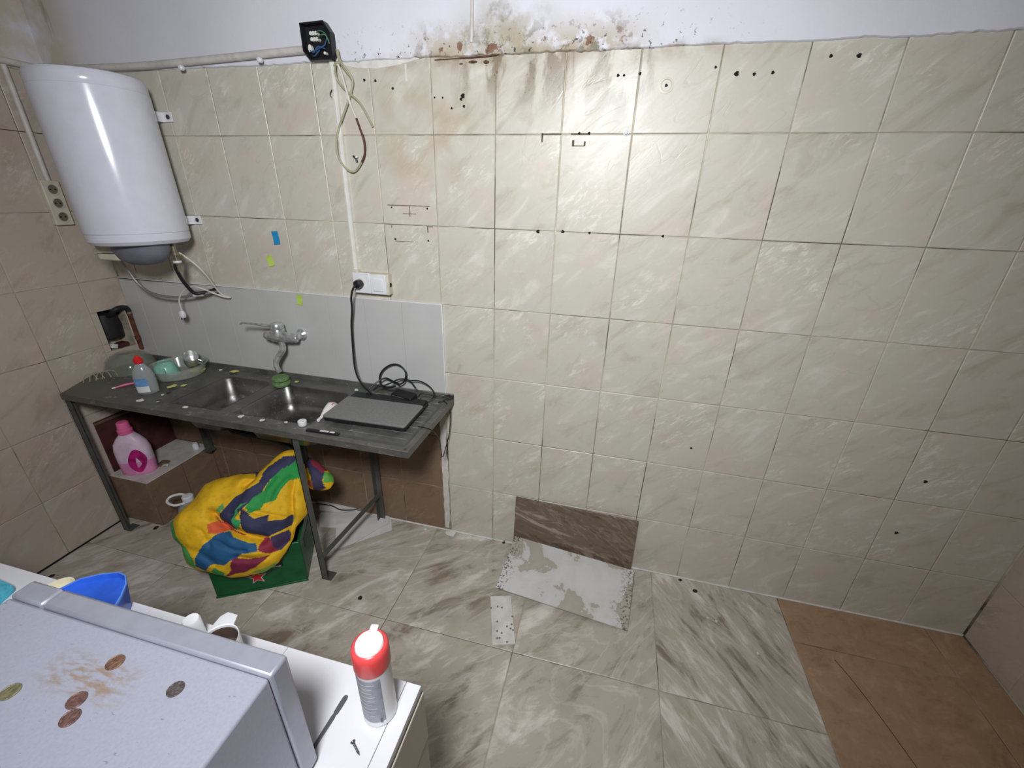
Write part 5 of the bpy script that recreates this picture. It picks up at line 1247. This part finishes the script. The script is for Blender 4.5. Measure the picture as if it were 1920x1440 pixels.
# mug, cup, paper, dishes and cloth behind the microwave
mg = thing('coffee_mug', 'white mug with dark coffee residue standing before the microwave', 'mug', (0.054, -1.345, ZW))
MB().lathe([(0.02, 0.0), (0.034, 0.0), (0.037, 0.004), (0.038, 0.098), (0.0372, 0.100), (0.0355, 0.098), (0.0345, 0.006), (0.02, 0.004)], 40, cap1=False).build('shell', 'white_plastic', mg)
MB().lathe([(0.004, 0.060), (0.0340, 0.060), (0.0340, 0.056)], 32).build('coffee', 'coffee', mg)
MB().lathe([(0.0338, 0.058), (0.0340, 0.094)], 36, cap0=False, cap1=False).build('coffee_ring', 'coffee', mg)
MB().tube([(0.037, 0.0, 0.075), (0.058, 0, 0.072), (0.062, 0, 0.045), (0.038, 0, 0.022)], 0.005, 8, 4).build('handle', 'white_plastic', mg)
tag(MB().lathe([(0.01, 0.0), (0.016, 0.0), (0.0175, 0.004), (0.0175, 0.058), (0.015, 0.063), (0.004, 0.064)], 28, (-0.076, -1.302, ZW)).build('white_cup', 'white_plastic'), 'small white cylindrical cup standing before the microwave', 'cup')
tag(MB().loft([[(-0.070, -1.298 + 0.05 * v, ZW + 0.001 + 0.018 * v * v * 0.2), (-0.045, -1.290 + 0.045 * v, ZW + 0.004 + 0.02 * v), (-0.006, -1.288 + 0.035 * v, ZW + 0.008 + 0.03 * v), (-0.006, -1.288 + 0.035 * v, ZW + 0.0065 + 0.03 * v), (-0.045, -1.290 + 0.045 * v, ZW + 0.0025 + 0.02 * v), (-0.070, -1.298 + 0.05 * v, ZW + 0.0 + 0.018 * v * v * 0.2)] for v in (0.0, 0.5, 1.0)]).build('folded_paper', 'white_plastic'),
    'folded white paper lying between the small cup and the mug', 'paper')
bl = thing('blue_scoop', 'blue plastic scoop tray jutting out behind the microwave door', 'tray', (0, 0, 0))
BT = [(-0.428, -1.346, 0.925), (-0.426, -1.324, 0.925), (-0.413, -1.291, 0.925), (-0.380, -1.268, 0.925), (-0.343, -1.253, 0.925), (-0.319, -1.256, 0.925), (-0.292, -1.274, 0.925), (-0.268, -1.303, 0.925), (-0.255, -1.325, 0.925), (-0.265, -1.347, 0.925), (-0.310, -1.359, 0.925)]
cxb, cyb = sum(p[0] for p in BT) / len(BT), sum(p[1] for p in BT) / len(BT)
def sh(k, dz): return [(cxb + (p[0] - cxb) * k, cyb + (p[1] - cyb) * k, p[2] + dz) for p in BT]
MB().loft([sh(.70, -0.075), sh(.80, -0.070), sh(1.0, -0.002), sh(1.0, 0.0), sh(.95, 0.0), sh(.90, -0.012), sh(.60, -0.016)], True, True).build('shell', 'blue', bl, ang=60)
MB().loft([sh(1.004, -0.004), sh(1.006, 0.0012), sh(.955, 0.0016), sh(.95, -0.002)], False, False).build('rim', 'blue_rim', bl, ang=60)
ib = thing('ivory_bowl', 'ivory plastic bowl mostly hidden behind the blue scoop', 'bowl', (-0.495, -1.302, ZW))
ib.location.z = ZW
MB().lathe([(0.01, 0.0), (0.018, 0.0), (0.024, 0.008), (0.030, 0.030), (0.032, 0.031), (0.029, 0.030), (0.022, 0.010), (0.01, 0.004)], 36, cap1=False).build('shell', 'ivory', ib)
tag(MB().loft([[(x * s_ - 0.70, y * s_ - 1.365, ZW + z) for x, y in ((-0.11, -0.05), (0.0, -0.06), (0.085, -0.05), (0.092, 0.0), (0.075, 0.045), (0.0, 0.05), (-0.11, 0.045))] for s_, z in ((1, 0.0), (1.02, 0.012), (0.98, 0.026), (0.7, 0.034))]).build('teal_cloth', 'teal'), 'folded teal cloth on the counter at the left frame edge', 'cloth')
